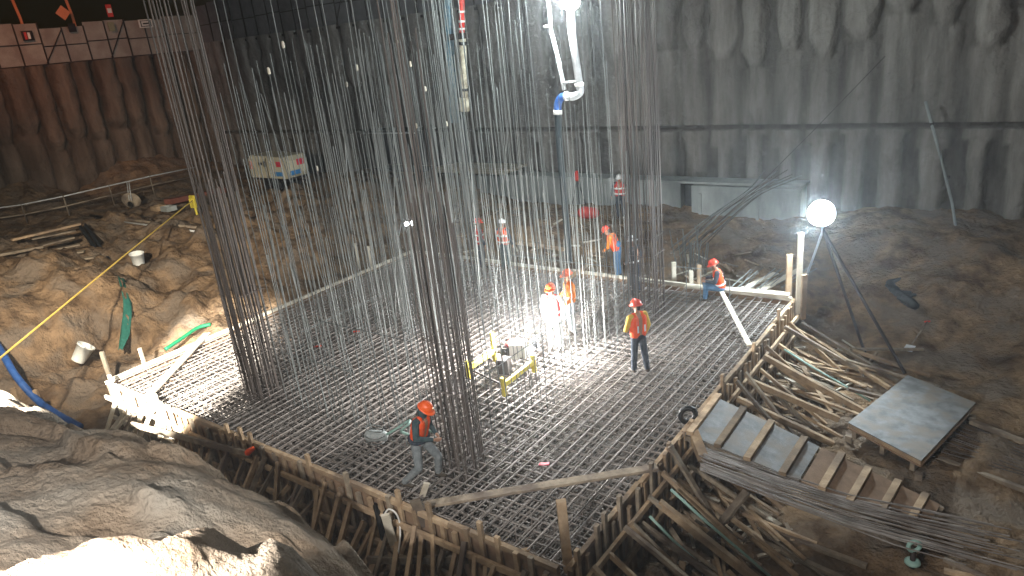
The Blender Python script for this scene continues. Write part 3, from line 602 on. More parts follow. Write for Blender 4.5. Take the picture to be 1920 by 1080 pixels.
# second rebar bundle on the ground at the right edge
rb2 = thing('rebar_bundle', P(1850, 860, -1.55), 'flat bundle of bars on the ground right of the panel stack', 'rebar bundle')
for i in range(9):
    a, b = P(1765 + 4 * i, 845 - 7 * i + jit(4), -1.5), P(1960, 905 - 6 * i + jit(4), -1.5); MB().tube([a, b], .014, 6).build('bar', M_rust, rb2)

# ------------------------------------------------------------------ scraps, tie wires and sticks at the foot of the formwork
def scrap_patch(n, area, label, seed, zf, L=(.25, .9)):
    rr = random.Random(seed)
    for i in range(n):
        px = rr.uniform(area[0], area[2]); py = rr.uniform(area[1], area[3]); p = P(px, py, zf); p.z = max(gz(p.x, p.y), zf) + .05
        an = rr.uniform(0, math.pi); l = rr.uniform(*L) / 2; d = Vector((math.cos(an) * l, math.sin(an) * l, rr.uniform(-.1, .15)))
        o = MB().beam(p - d, p + d, rr.uniform(.04, .1), rr.uniform(.025, .06)).build('timber_offcut', rr.choice([M_wood, M_oldwood, M_palewood])); tag(o, label, 'offcut', 'timber offcuts')
scrap_patch(26, (1450, 640, 1640, 770), 'timber offcut in the litter between the planks left of the grey panel', 3, -1.7)
scrap_patch(24, (1280, 930, 1480, 1075), 'timber offcut in the litter below the rebar bundle', 4, -2.0)
scrap_patch(22, (1260, 480, 1420, 530), 'timber offcut on the ground behind the seated worker', 6, -.5)
scrap_patch(34, (830, 420, 1180, 490), 'timber offcut behind the far formwork', 8, -.1)

# ------------------------------------------------------------------ people
def person(name_label, pos, yaw, pose, cl, grp='site workers', scale=1.1):
    """pose: joint overrides in the body's own frame (x forward, y left, z up)."""
    J = dict(pel=(0, 0, .95), waist=(0, 0, 1.10), chest=(0, 0, 1.34), neck=(0, 0, 1.50), head=(.02, 0, 1.63),
             shL=(0, .19, 1.42), shR=(0, -.19, 1.42), elL=(-.02, .27, 1.14), elR=(-.02, -.27, 1.14), haL=(.08, .28, .90), haR=(.08, -.28, .90),
             hiL=(0, .09, .92), hiR=(0, -.09, .92), knL=(.03, .11, .50), knR=(.03, -.11, .50), anL=(0, .12, .09), anR=(0, -.12, .09), look=(1, 0, -.15))
    J.update(pose)
    M = Matrix.Translation(Vector(pos)) @ Matrix.Rotation(R_(yaw), 4, 'Z') @ Matrix.Scale(scale, 4)
    W = {k: (M @ Vector(v) if k != 'look' else (M.to_3x3() @ Vector(v)).normalized()) for k, v in J.items()}
    root = thing('person', pos, name_label, 'person', grp)
    hd, nk, look = W['head'], W['neck'], W['look']
    upv = (hd - nk).normalized(); fwd = (look - upv * look.dot(upv)).normalized(); side = upv.cross(fwd)
    s = scale
    def solid(name, caps, mt, vox=.014, parent=root):
        mb = MB()
        for c in caps: mb.cap(c[0], c[1], c[2] * s, c[3] * s)
        o = mb.build(name, mt, None, True)
        md = o.modifiers.new('r', 'REMESH'); md.mode = 'VOXEL'; md.voxel_size = vox; md.use_smooth_shade = True
        sm = o.modifiers.new('s', 'SMOOTH'); sm.factor = .5; sm.iterations = 3
        dg = bpy.context.evaluated_depsgraph_get(); me = bpy.data.meshes.new_from_object(o.evaluated_get(dg))
        old = o.data; o.modifiers.clear(); o.data = me; bpy.data.meshes.remove(old); me.name = name
        attach(o, parent); return o
    # body: head, neck, torso, limbs, hands with fingers in one surface
    caps = [(hd + upv * .03 * s - fwd * .01 * s, hd + upv * .06 * s, .088, .085), (hd + fwd * .02 * s, hd - upv * .055 * s + fwd * .035 * s, .072, .05), (nk - upv * .05 * s, hd - upv * .03 * s, .055, .05),
            (hd + fwd * .085 * s, hd + fwd * .105 * s - upv * .02 * s, .012, .015)]
    for e in (1, -1): caps.append((hd + side * .082 * s * e + upv * .015 * s, hd + side * .085 * s * e - upv * .02 * s, .014, .012))
    caps += [(W['pel'], W['chest'], .12, .14), (W['chest'], nk, .13, .06)]
    for q in 'LR':
        caps += [(W['sh' + q], W['el' + q], .05, .04), (W['el' + q], W['ha' + q], .04, .028), (W['hi' + q], W['kn' + q], .08, .055), (W['kn' + q], W['an' + q], .055, .04)]
        fd = (W['ha' + q] - W['el' + q]).normalized(); ax = (M.to_3x3() @ Vector((0, 1, 0))).normalized(); ax = (ax - fd * ax.dot(fd)).normalized(); pn = fd.cross(ax).normalized()
        if pn.z > 0: pn = -pn
        w0 = W['ha' + q]; ctr = w0 + fd * .05 * s
        for k in range(4):
            rt_ = ctr + pn * 0 + fd * .035 * s + (W['pel'] - W['pel']) + ax.cross(fd) * (k - 1.5) * .019 * s
            k1 = rt_ + fd * (.035 + (.006 if k in (1, 2) else 0)) * s + ax * (-.012 if q == 'L' else .012) * s; k2 = k1 + fd * .022 * s + ax * (-.024 if q == 'L' else .024) * s
            caps += [(w0 + fd * .01 * s + ax.cross(fd) * (k - 1.5) * .012 * s, rt_, .013, .0105), (rt_, k1, .0105, .009), (k1, k2, .009, .008)]
        th = ctr + ax.cross(fd) * -.04 * s; caps += [(w0 + fd * .02 * s, th, .013, .011), (th, th + fd * .03 * s + ax * (-.015 if q == 'L' else .015) * s, .0105, .009)]
    body = solid('body', caps, M_skin, .0085)
    for e in (1, -1):
        MB().cap(hd + fwd * .083 * s + side * .032 * s * e + upv * .012 * s, hd + fwd * .085 * s + side * .036 * s * e + upv * .012 * s, .011 * s, .011 * s, 8).build('eye', M_hair, root, True)
    MB().cap(hd + fwd * .082 * s - upv * .055 * s + side * .02 * s, hd + fwd * .082 * s - upv * .055 * s - side * .02 * s, .008 * s, .008 * s, 8).build('mouth', M_redvest, root, True)
    MB().cap(hd - fwd * .05 * s + upv * .01 * s, hd - fwd * .055 * s - upv * .035 * s, .062 * s, .045 * s, 12).build('hair', M_hair, root, True)
    # clothes
    ch, wa, pe = W['chest'], W['waist'], W['pel']; tz = (W['neck'] - pe).normalized(); tl = (W['shL'] - W['shR']).normalized(); tf = tl.cross(tz).normalized()
    if cl.get('hood'): solid('hood', [(hd - fwd * .02 * s, nk, .105, .09)], cl['shirt'])
    sh = []
    for e in (1, -1):
        sh += [(pe + tl * .07 * e * s + tz * .02 * s, ch + tl * .08 * e * s, .115, .125), (ch + tl * .08 * e * s, nk + tl * .06 * e * s - tz * .07 * s, .12, .07)]
    for q in 'LR': sh += [(nk - tz * .07 * s, W['sh' + q], .07, .072), (W['sh' + q], W['el' + q], .072, .058), (W['el' + q], W['el' + q].lerp(W['ha' + q], .9), .056, .042)]
    solid('shirt', sh, cl['shirt'])
    tr = [(pe + tl * .05 * s, pe - tl * .05 * s, .125, .125), (wa + tl * .05 * s, wa - tl * .05 * s, .118, .118)]
    for q in 'LR': tr += [(W['hi' + q], W['kn' + q], .10, .078), (W['kn' + q], W['an' + q] + Vector((0, 0, .02)) * s, .078, .066)]
    solid('trousers', tr, cl['pants'])
    for q in 'LR':
        an = W['an' + q]; fv = (M.to_3x3() @ Vector((1, 0, 0))).normalized()
        if 'foot' + q in pose: fv = (M.to_3x3() @ Vector(pose['foot' + q])).normalized()
        solid('boot', [(an + Vector((0, 0, .03)) * s, an - Vector((0, 0, .035)) * s, .058, .055), (an - Vector((0, 0, .035)) * s - fv * .03 * s, an - Vector((0, 0, .045)) * s + fv * .14 * s, .05, .045)], M_boot)
    if cl.get('vest'):
        vs = []
        for e in (1, -1):
            vs += [(pe + tl * .075 * e * s + tz * .04 * s, ch + tl * .085 * e * s, .128, .137), (ch + tl * .09 * e * s, nk + tl * .10 * e * s - tz * .06 * s, .125, .07)]
        vest = solid('vest', vs, cl['vest'])
        if cl.get('strips'):
            for e in (1, -1):
                q0 = pe.lerp(ch, .3) + tl * .09 * e * s - tf * .150 * s; MB().beam(q0, q0 + tz * .16 * s, .04 * s, .012, up=tf).build('reflective_strip', M_reflect, root)
        if cl.get('tape', True):
            c0 = pe.lerp(ch, .45)
            for zz in ((.30,) if not cl.get('tape2') else (.2, .75)):
                c0 = pe.lerp(ch, zz); ring = []
                for k in range(25):
                    a = 2 * math.pi * k / 24; ring.append(c0 + tl * (.222 * s) * math.cos(a) + tf * (.147 * s) * math.sin(a))
                mb = MB(); vv = []; ff = []
                for p in ring: vv += [p - tz * .028 * s, p + tz * .028 * s]
                for k in range(24): ff.append((2 * k, 2 * k + 2, 2 * k + 3, 2 * k + 1))
                mb.add(vv, ff); o = mb.build('reflective_band', M_reflect, root, True)
                sd_ = o.modifiers.new('t', 'SOLIDIFY'); sd_.thickness = .008
            for e in (1, -1):
                for fs_ in (1, -1):
                    MB().beam(ch + tl * .10 * e * s + tf * .142 * fs_ * s - tz * .08 * s, nk + tl * .115 * e * s + tf * .085 * fs_ * s - tz * .07 * s, .045 * s, .012, up=tf).build('reflective_band', M_reflect, root)
    if cl.get('belt'):
        mb = MB()
        for k in range(24):
            a, b = 2 * math.pi * k / 24, 2 * math.pi * (k + 1) / 24; c0 = pe.lerp(ch, .18)
            mb.cap(c0 + tl * .215 * s * math.cos(a) + tf * .145 * s * math.sin(a), c0 + tl * .215 * s * math.cos(b) + tf * .145 * s * math.sin(b), .04 * s, .04 * s, 8)
        mb.build('belt', M_dark, root, True)
    # helmet
    Mh = Matrix((( fwd.x, side.x, upv.x, 0), (fwd.y, side.y, upv.y, 0), (fwd.z, side.z, upv.z, 0), (0, 0, 0, 1))); Mh.translation = hd + upv * .045 * s
    Mh = Mh @ Matrix.Scale(s, 4) @ Matrix.Diagonal((1.12, .98, 1, 1))
    prof = [(.118, 0), (.122, .012), (.119, .03), (.112, .065), (.095, .098), (.065, .121), (.03, .132), (.004, .134)]
    hat = MB().lathe(prof, 20, Mh).build('helmet', cl['hat'], root, True)
    rg = MB()
    Mb = Mh @ Matrix.Diagonal((1, 1, 1, 1))
    br = [(.116, .004), (.150, -.006), (.150, .004), (.116, .014)]
    vs = []; n = 20
    for k in range(n):
        a = 2 * math.pi * k / n; ext = 1 + .22 * max(0, math.cos(a))
        for (r_, z_) in br: vs.append(Mb @ Vector((r_ * (ext if r_ > .13 else 1) * math.cos(a) * .96, r_ * (ext if r_ > .13 else 1) * math.sin(a) * .9, z_ - (.012 * max(0, math.cos(a)) if r_ > .13 else 0))))
    fs = [(4 * k + j, 4 * ((k + 1) % n) + j, 4 * ((k + 1) % n) + (j + 1) % 4, 4 * k + (j + 1) % 4) for k in range(n) for j in range(4)]
    rg.add(vs, fs).build('brim', cl['hat'], hat, True)
    MB().tube([Mh @ Vector((-.09, 0, .11)), Mh @ Vector((0, 0, .139)), Mh @ Vector((.09, 0, .11))], .012 * s, 8).build('ridge', cl['hat'], hat, True)
    return root
def face_to(a, b): return math.degrees(math.atan2(b[1] - a[1], b[0] - a[0]))
# stooping worker by the near edge
person('worker in orange helmet and vest stooping at the near edge beside the dark column', P(803, 902, .02), 12,
       dict(pel=(-.06, 0, .88), waist=(-.02, 0, 1.04), chest=(.05, 0, 1.27), neck=(.11, 0, 1.43), head=(.18, 0, 1.54), shL=(.07, .19, 1.36), shR=(.07, -.19, 1.36), elL=(.05, .26, 1.08), elR=(.08, -.27, 1.08), haL=(.28, .10, 1.0), haR=(.32, -.08, .99),
            hiL=(-.06, .10, .86), hiR=(-.06, -.10, .86), knL=(.20, .16, .48), knR=(.03, -.26, .46), anL=(.12, .20, .09), anR=(-.30, -.30, .12), look=(1, .1, -.85)),
       dict(hat=M_orangehat, shirt=M_teal, vest=M_vest, pants=M_grey, hood=True, belt=True, tape=False, strips=True))
person('worker in yellow sweater and orange vest standing on the open right half of the mat', P(1200, 698, .02), 150,
       dict(haR=(.10, -.26, .88), haL=(.30, .12, 1.0), elL=(.05, .28, 1.12), knL=(.04, .10, .50), knR=(-.02, -.13, .5), anL=(.06, .12, .09), anR=(-.08, -.15, .09), look=(1, .1, -.25)),
       dict(hat=M_red, shirt=M_yellow, vest=M_vest, pants=M_dark, tape=False, strips=True))
person('brightly lit worker in white trousers and red and white top beside the yellow frame', P(1043, 655, .02), -75,
       dict(haR=(.22, -.16, .98), elR=(.02, -.26, 1.14), haL=(.05, .30, .86)), dict(hat=M_orangehat, shirt=M_white, vest=M_redvest, pants=M_white))
person('brightly lit worker in orange jacket and grey trousers behind the worker in white', P(1074, 625, .02), -130,
       dict(haR=(.26, -.14, 1.02), elR=(.03, -.26, 1.14), haL=(.20, .2, .92)), dict(hat=M_orangehat, shirt=M_orange, vest=M_orange, pants=M_grey, tape=True))
person('worker in red helmet and orange vest sitting on the board at the far right corner', P(1352, 545, .27), 205,
       dict(pel=(0, 0, .12), waist=(.02, 0, .27), chest=(.10, 0, .50), neck=(.14, 0, .65), head=(.19, 0, .77), shL=(.11, .19, .58), shR=(.11, -.19, .58), elL=(.18, .26, .34), elR=(.18, -.26, .34), haL=(.42, .14, .34), haR=(.42, -.14, .34),
            hiL=(0, .10, .11), hiR=(0, -.10, .11), knL=(.42, .14, .16), knR=(.42, -.14, .20), anL=(.44, .14, -.16), anR=(.40, -.14, -.16), look=(1, 0, -.3)),
       dict(hat=M_red, shirt=M_dark, vest=M_vest, pants=M_bluecl))
person('worker in red helmet and red vest, leftmost of the pair at the far formwork', P(905, 503, .02), 60, dict(look=(1, -.4, -.1)), dict(hat=M_red, shirt=M_dark, vest=M_redvest, pants=M_dark, tape2=True))
person('worker in white helmet and red vest with white bands at the far formwork', P(950, 506, .02), 100, dict(haL=(.15, .2, 1.0)), dict(hat=M_whitehat, shirt=M_dark, vest=M_vest, pants=M_teal, tape2=True))
person('worker in red helmet leaning forward in an orange jacket beside the hose', P(1160, 520, -.05), 190,
       dict(chest=(.16, 0, 1.28), neck=(.24, 0, 1.42), head=(.31, 0, 1.52), shL=(.16, .19, 1.36), shR=(.16, -.19, 1.36), elL=(.2, .25, 1.08), elR=(.2, -.25, 1.08), haL=(.36, .16, .94), haR=(.36, -.16, .94), look=(1, 0, -.6)),
       dict(hat=M_red, shirt=M_orange, vest=M_vest, pants=M_bluecl, tape=False))
person('worker in white helmet and dark blue overalls beside the far right column', P(1192, 552, .02), 170, dict(haL=(.2, .16, 1.0)), dict(hat=M_whitehat, shirt=M_dark, vest=M_dark, pants=M_dark))
pj = D(1166, 430, y=27.3)
person('farthest worker in white helmet and dark vest standing before the low concrete wall', (pj.x, pj.y, gz(pj.x, pj.y)), -70, dict(haL=(.05, .34, .95), haR=(.05, -.34, .95), elL=(0, .34, 1.14), elR=(0, -.34, 1.14)), dict(hat=M_whitehat, shirt=M_dark, vest=M_redvest, pants=M_dark, tape2=True))

# ------------------------------------------------------------------ equipment on the mat
fr = thing('screed_frame', P(940, 690, 0), 'yellow steel frame machine with a white engine standing on the brightly lit mat', 'machine')
f = [P(878, 690, .32), P(926, 658, .32), P(1000, 678, .32), P(944, 722, .32)]
for i in (0, 2): MB().beam(f[i], f[(i + 1) % 4], .09, .13).build('side_rail', M_ymetal, fr)
MB().beam(f[3], f[0], .05, .05).build('cross_rail', M_rust, fr); MB().beam(f[1], f[2], .05, .05).build('cross_rail', M_rust, fr)
for v in f:
    MB().beam(Vector((v.x, v.y, .02)), v + Vector((0, 0, .2)), .1, .1, up=(1, 0, 0)).build('leg', M_ymetal, fr)
MB().beam(f[1] + Vector((0, 0, .1)), f[1] + Vector((0, 0, .55)), .12, .08, up=(1, 0, 0)).build('upright', M_ymetal, fr)
ec = P(972, 655, .5)
MB().box(ec, (.42, .36, .42), .4).build('engine_housing', M_wmetal, fr); MB().box(ec + Vector((-.33, -.05, -.1)), (.24, .3, .3), .4).build('engine_block', M_frame, fr)
MB().cap(ec + Vector((-.3, -.05, .1)), ec + Vector((-.2, .05, .16)), .09, .09).build('fuel_tank', M_redp, fr, True)
hp = [ec + Vector(v) for v in ((.2, 0, .1), (.25, .05, .4), (.15, .25, .55), (-.05, .35, .45))]
MB().tube(hp, .02, 8).build('handle', M_palewood, fr, True)
MB().box(f[0].lerp(f[2], .55) + Vector((0, 0, -.02)), (.32, .3, .4), .3).build('gearbox', M_frame, fr)
gen = thing('poker_vibrator', P(710, 825, 0), 'grey motor with wire guard and looped hose on the mat behind the stooping worker', 'tool')
c = P(705, 818, .15); MB().cap(c + Vector((-.14, -.05, 0)), c + Vector((.16, .07, .02)), .14, .12).build('motor', mat('grey_cast_metal', (.28, .31, .31), .5, (.42, .45, .45), 8), gen, True)
for k in range(3):
    a = [c + Vector((.26 * math.cos(t) , .22 * math.sin(t) * (1 if k < 2 else .6), -.08 + .14 * k)) for t in np.linspace(0, 2 * math.pi, 13)]; MB().tube(a, .012, 6).build('guard_wire', M_steel, gen, True)
a = [c + Vector(v) for v in ((.15, .05, 0), (.4, .2, .15), (.62, .5, .3), (.75, .35, .32), (.66, .2, .2), (.85, .35, .08), (1.0, .65, .05), (1.25, .7, .05))]
def smooth_path(p, n=6):
    out = []
    for i in range(len(p) - 1):
        p0, p1, p2, p3 = p[max(i - 1, 0)], p[i], p[i + 1], p[min(i + 2, len(p) - 1)]
        for k in range(n):
            t = k / n; out.append(.5 * ((2 * p1) + (p2 - p0) * t + (2 * p0 - 5 * p1 + 4 * p2 - p3) * t * t + (3 * p1 - p0 - 3 * p2 + p3) * t ** 3))
    out.append(p[-1]); return out
MB().tube(smooth_path(a), .03, 8).build('hose', M_greenpipe, gen, True)
# ------------------------------------------------------------------ floodlights
def lampdir(o, target): o.rotation_euler = (Vector(target) - o.location).to_track_quat('-Z', 'Y').to_euler()
def spot(name, loc, target, e, ang, blend, col, rad=.15):
    l = bpy.data.lights.new(name, 'SPOT'); l.energy = e; l.spot_size = R_(ang); l.spot_blend = blend; l.color = col; l.shadow_soft_size = rad
    o = bpy.data.objects.new(name, l); o.location = loc; COL.objects.link(o); lampdir(o, target); return o
def point(name, loc, e, col, rad=.15):
    l = bpy.data.lights.new(name, 'POINT'); l.energy = e; l.color = col; l.shadow_soft_size = rad
    o = bpy.data.objects.new(name, l); o.location = loc; COL.objects.link(o); return o
LR = D(1540, 400, y=21.2)
lt = thing('light_tower', P(1500, 560, 0), 'tripod light tower with a glaring round floodlight at the far right corner', 'floodlight')
aim = (Vector((-4, 4, 6)) - LR).normalized()
qq = aim.to_track_quat('Z', 'Y').to_matrix().to_4x4(); Mh = Matrix.Translation(LR) @ qq
MB().lathe([(.10, -.30), (.22, -.24), (.38, -.06), (.4, 0), (.385, 0), (.37, -.02)], 24, Mh).build('reflector', M_frame, lt, True)
MB().lathe([(.37, -.012), (.37, .0), (.24, .03), (.001, .05)], 24, Mh).build('lens', M_lampface, lt, True)
MB().tube([LR - aim * .25, LR - aim * .28 - Vector((0, 0, .6)), P(1497, 560, -.9)], .035, 8).build('mast', M_steelw, lt, True)
for (px, py) in ((1622, 655), (1697, 702)):
    ft = P(px, py, -1.6); ft.z = gz(ft.x, ft.y); MB().beam(LR - aim * .3 - Vector((0, 0, .5)), ft, .07, .07).build('raking_leg', M_frame, lt)
spot('floodlight_right', LR + aim * .45, (-10.5, 11.5, .5), 2300, 165, .35, (.84, .95, 1.0), .3)
LT = D(1076, 2, y=20.8)
# concrete placing pipe hanging over the mat
bm = thing('placing_boom', P(1068, 505, 0), 'hanging concrete delivery pipe with a long dark hose and a glaring lamp at its top', 'concrete pump boom')
y0 = 20.6
pa = [D(1066, -60, y=y0), D(1072, 60, y=y0), D(1086, 155, y=y0)]
MB().tube(pa, .125, 14).build('steel_pipe', M_steelw, bm, True)
el = smooth_path([D(1086, 155, y=y0), D(1088, 172, y=y0), D(1076, 181, y=y0), D(1062, 180, y=y0)], 5); MB().tube(el, .125, 14).build('elbow', M_steelw, bm, True)
el2 = smooth_path([D(1062, 180, y=y0), D(1051, 184, y=y0), D(1046, 196, y=y0), D(1046, 208, y=y0)], 5); MB().tube(el2, .13, 14).build('hose_elbow', M_blue, bm, True)
for (p_, q_) in ((D(1086, 156, y=y0), D(1086.6, 162, y=y0)), (D(1064, 180, y=y0), D(1060, 180.5, y=y0)), (D(1046, 206, y=y0), D(1046, 214, y=y0))): MB().tube([p_, q_], .155, 14).build('coupling', M_wmetal, bm, True)
hz = smooth_path([D(1046, 208, y=y0), D(1049, 270, y=y0), D(1057, 360, y=y0), D(1064, 440, y=y0), D(1068, 492, y=y0)], 6); MB().tube(hz, .12, 12).build('rubber_hose', M_hose, bm, True)
MB().tube([D(1022, -60, y=y0 + .5), D(1034, 60, y=y0 + .4), D(1048, 118, y=y0 + .3), D(1058, 168, y=y0)], .075, 10).build('support_arm', M_steelw, bm, True)
MB().tube([D(1057, 155, y=y0), D(1085, 152, y=y0)], .04, 8).build('link_rod', M_steelw, bm, True)
MB().tube([D(1020, 50, y=y0 + .4), D(1036, 48, y=y0 + .4)], .05, 8).build('clamp', M_wmetal, bm, True)
qq = (Vector((-3, 5, 3)) - LT).normalized().to_track_quat('Z', 'Y').to_matrix().to_4x4(); Mh = Matrix.Translation(LT + Vector((.1, -.35, 0))) @ qq
lampb = MB().lathe([(.12, -.22), (.3, -.06), (.32, 0), (.30, 0), (.28, -.02)], 20, Mh).build('lamp_housing', M_frame, bm, True)
MB().lathe([(.285, -.012), (.285, 0), (.15, .03), (.001, .035)], 20, Mh).build('lamp_lens', M_lampface, lampb, True)
point('floodlight_top', LT + Vector((.1, -.9, -.15)), 2900, (.88, .97, .96), .25)
# second hanging pipe
b2 = thing('drop_pipe', D(868, 330, y=22.5), 'hanging red and tan pipe with blue mast and black end left of the concrete hose', 'concrete pump boom'); y1 = 22.5
MB().tube([D(865, -60, y=y1), D(866, 65, y=y1)], .11, 12).build('red_pipe', M_redp, b2, True)
for yy in (20, 38, 52): MB().tube([D(865.5, yy, y=y1), D(865.7, yy + 4, y=y1)], .125, 12).build('white_band', M_wmetal, b2, True)
MB().tube([D(866, 62, y=y1), D(869, 130, y=y1), D(871, 185, y=y1)], .15, 12).build('delivery_pipe', M_tanpipe, b2, True)
MB().box(D(860, 68, y=y1), (.75, .35, .22)).build('bracket', M_frame, b2); MB().tube([D(868, 78, y=y1), D(868, 84, y=y1)], .2, 12).build('coupling', M_black, b2, True); MB().tube([D(870, 165, y=y1), D(870, 170, y=y1)], .18, 12).build('coupling', M_black, b2, True)
MB().tube([D(870, 183, y=y1), D(871, 208, y=y1)], .22, 12).build('coupling', M_tanpipe, b2, True)
MB().tube([D(866, 205, y=y1), D(866, 245, y=y1), D(872, 300, y=y1), D(874, 335, y=y1)], .13, 10).build('rubber_end', M_black, b2, True)
MB().beam(D(836, -60, y=y1 + .2), D(852, 230, y=y1 + .2), .24, .2, up=(0, 1, 0)).build('blue_mast', M_bluesteel, b2)
# small lamp among the bars
LS = D(768, 419, y=20.9); ls = thing('work_lamp', Vector((LS.x, LS.y, gz(LS.x, LS.y))), 'small bright work lamp on a stand at the far left corner of the mat', 'floodlight')
for dx in (-.12, .12):
    Mh = Matrix.Translation(LS + Vector((dx * .8, dx * .58, 0))) @ (Vector((0, 0, 8)) - LS).normalized().to_track_quat('Z', 'Y').to_matrix().to_4x4()
    h_ = MB().lathe([(.05, -.1), (.10, -.02), (.105, 0), (.1, 0)], 14, Mh).build('lamp_head', M_frame, ls, True); MB().lathe([(.098, -.01), (.098, 0), (.001, .015)], 14, Mh).build('lens', M_lampsmall, h_, True)
MB().tube([LS, LS + Vector((-.5, .1, .15)), LS + Vector((-.9, .1, -.7)), Vector((LS.x - 1.1, LS.y, gz(LS.x - 1.1, LS.y)))], .03, 8).build('bent_arm', M_steelw, ls, True)
spot('work_lamp_light', LS + Vector((.1, -.2, 0)), (-14, 13, 0), 260, 120, .8, (.95, .98, 1.0), .1)
# floodlight standing on the mat, turned to the two workers
LF = P(1008, 640, .42); fl_ = thing('floor_floodlight', P(1008, 650, 0), 'dark round floodlight standing on the mat, turned towards the two brightly lit workers', 'floodlight')
aim = (Vector((-9.6, 15.2, .5)) - LF).normalized(); Mh = Matrix.Translation(LF) @ aim.to_track_quat('Z', 'Y').to_matrix().to_4x4()
MB().lathe([(.05, -.16), (.13, -.13), (.20, -.02), (.21, 0), (.2, 0), (.19, -.015)], 20, Mh).build('reflector', M_black, fl_, True)
MB().lathe([(.185, -.012), (.185, 0), (.001, .02)], 20, Mh).build('lens', M_lampsmall, fl_, True)
for an in (0.3, 2.4, 4.5): MB().tube([LF - aim * .1, Vector((LF.x + .22 * math.cos(an), LF.y + .22 * math.sin(an), .02))], .014, 6).build('leg', M_wmetal, fl_)
spot('floor_floodlight_beam', LF + aim * .06, LF + aim + Vector((0, 0, .1)), 1500, 165, .5, (1.0, .98, .95), .1)
point('floor_floodlight_spill', LF + Vector((.0, -.5, .75)), 2700, (1.0, .98, .94), .1)
# added high fill, street glow, and site floodlights on the bank beside the photographer
spot('floodlight_corner', Vector((-9.5, -1.2, 8.0)), (-19.9, 9.0, 0), 150000, 18, .4, (1.0, .96, .86), .06)
spot('floodlight_near', Vector((-3.4, .0, 7.15)), (-3.6, 1.4, 5.9), 4200, 150, .3, (1.0, .97, .92), .05)
point('floodlight_near_spill', Vector((-2.9, -.7, 7.75)), 110, (1.0, .95, .88), .06)
spot('high_fill', Vector((-5, -12, 32)), (-9.5, 6.5, 0), 8800, 58, .5, (1.0, .94, .86), .5)  # unseen fill lamp added overhead to brighten the near formwork and mound
spot('street_lamp_glow', Vector((-38, 14, 14.5)), (-50, 22, 9.5), 2800, 66, .9, (1.0, .42, .24), .4)
spot('floodlight_left', Vector((-16, 2.0, 8.5)), (-31, 13.0, 0), 25000, 52, 1.0, (1.0, .86, .66), .2)

# ------------------------------------------------------------------ left bank: rope, hoses, steps, buckets
ra, rb_ = P(0, 672, 1.6), hit(372, 412) + Vector((0, 0, .95))
tag(MB().tube([ra + (ra - rb_) * .2, ra.lerp(rb_, .5) + Vector((0, 0, .03)), rb_], .03, 6).build('rope', M_rope), 'taut yellow rope stretched across the left bank', 'rope')
cl_ = thing('rope_winch', rb_, 'yellow clamp post at the upper end of the taut rope', 'winch'); MB().box(rb_ + Vector((0, 0, -.15)), (.3, .3, .5), .4).build('housing', M_ymetal, cl_); MB().tube([rb_ + Vector((0, 0, -.8)), rb_], .06, 8).build('post', M_ymetal, cl_); MB().cap(rb_ + Vector((-.2, 0, .15)), rb_ + Vector((.2, 0, .15)), .1, .1).build('drum', M_ymetal, cl_, True)
hp = [P(-60, 560, .6), P(0, 655, .3), P(30, 705, -.2), P(70, 750, -.9), P(105, 775, -1.2), P(150, 800, -1.3)]
tag(MB().tube(smooth_path(hp), .11, 10).build('hose', M_blue, smooth=True), 'thick blue hose curving down at the left edge', 'hose')
hp = [P(310, 655, -.9), P(340, 635, -.8), P(370, 615, -.7), P(395, 608, -.7)]
tag(MB().tube(smooth_path(hp), .07, 8).build('hose', M_green, smooth=True), 'bright green hose beside the left formwork', 'hose')
def cloth(pts, mt, label, name, cat):
    mb = MB(); vs = []; n = len(pts)
    for (l, r_) in pts:
        for t in (0, .33, .66, 1): vs.append(l.lerp(r_, t) + Vector((0, 0, .05 * math.sin(t * 9 + l.x))))
    fs = [(4 * i + j, 4 * i + j + 1, 4 * i + j + 5, 4 * i + j + 4) for i in range(n - 1) for j in range(3)]
    mb.add(vs, fs); o = mb.build(name, mt, smooth=True); md = o.modifiers.new('t', 'SOLIDIFY'); md.thickness = .02; tag(o, label, cat); return o
def on(px, py, z, up=.06): v = P(px, py, z); v.z = max(v.z, gz(v.x, v.y) + up); return v
cloth([(on(232, 555, .1), on(244, 553, .1)), (on(235, 575, -.1), on(248, 573, -.1)), (on(236, 598, -.4), on(248, 598, -.4)), (on(225, 630, -.8), on(244, 628, -.8)), (on(222, 655, -1.0), on(232, 655, -1.0))], M_teal2, 'strip of teal tarpaulin hanging down the left slope', 'tarpaulin', 'tarpaulin')
def bucket(c, axis, label):
    root = thing('bucket', c, label, 'bucket', 'white buckets'); Mx = Matrix.Translation(c) @ Vector(axis).to_track_quat('Z', 'Y').to_matrix().to_4x4()
    MB().lathe([(.001, .01), (.22, 0), (.225, .02), (.29, .58), (.31, .58), (.31, .64), (.28, .64), (.27, .6), (.21, .05), (.001, .04)], 20, Mx).build('shell', M_bucket, root, True)
    MB().tube([Mx @ Vector((.30 * math.cos(t), .30 * math.sin(t) * .98, .60 - .05 * math.sin(t))) for t in np.linspace(0, math.pi, 9)], .012, 6).build('handle', M_steel, root, True); return root
v = on(266, 514, .05); bucket(v, (.1, 0, 1), 'white bucket standing upright on the left bank')
v = on(150, 690, -1.2, .25); bucket(v, (.25, .6, .75), 'white bucket lying tilted in the hollow near the left corner')
for (pa_, pb_, w, mt, lb) in (((22, 450, 2.0), (150, 420, 1.9), .18, M_wood, 'upper pale board across the top of the earth steps'), ((-10, 486, 1.9), (80, 463, 1.9), .16, M_oldwood, 'reddish board lying on the left earth mass')):
    a, b = on(*pa_), on(*pb_); plank('plank', a, b, w, .1, mt, lb)
st = thing('timber_steps', P(140, 470, 1.2), 'dark timber steps going down beside the left earth mass', 'steps')
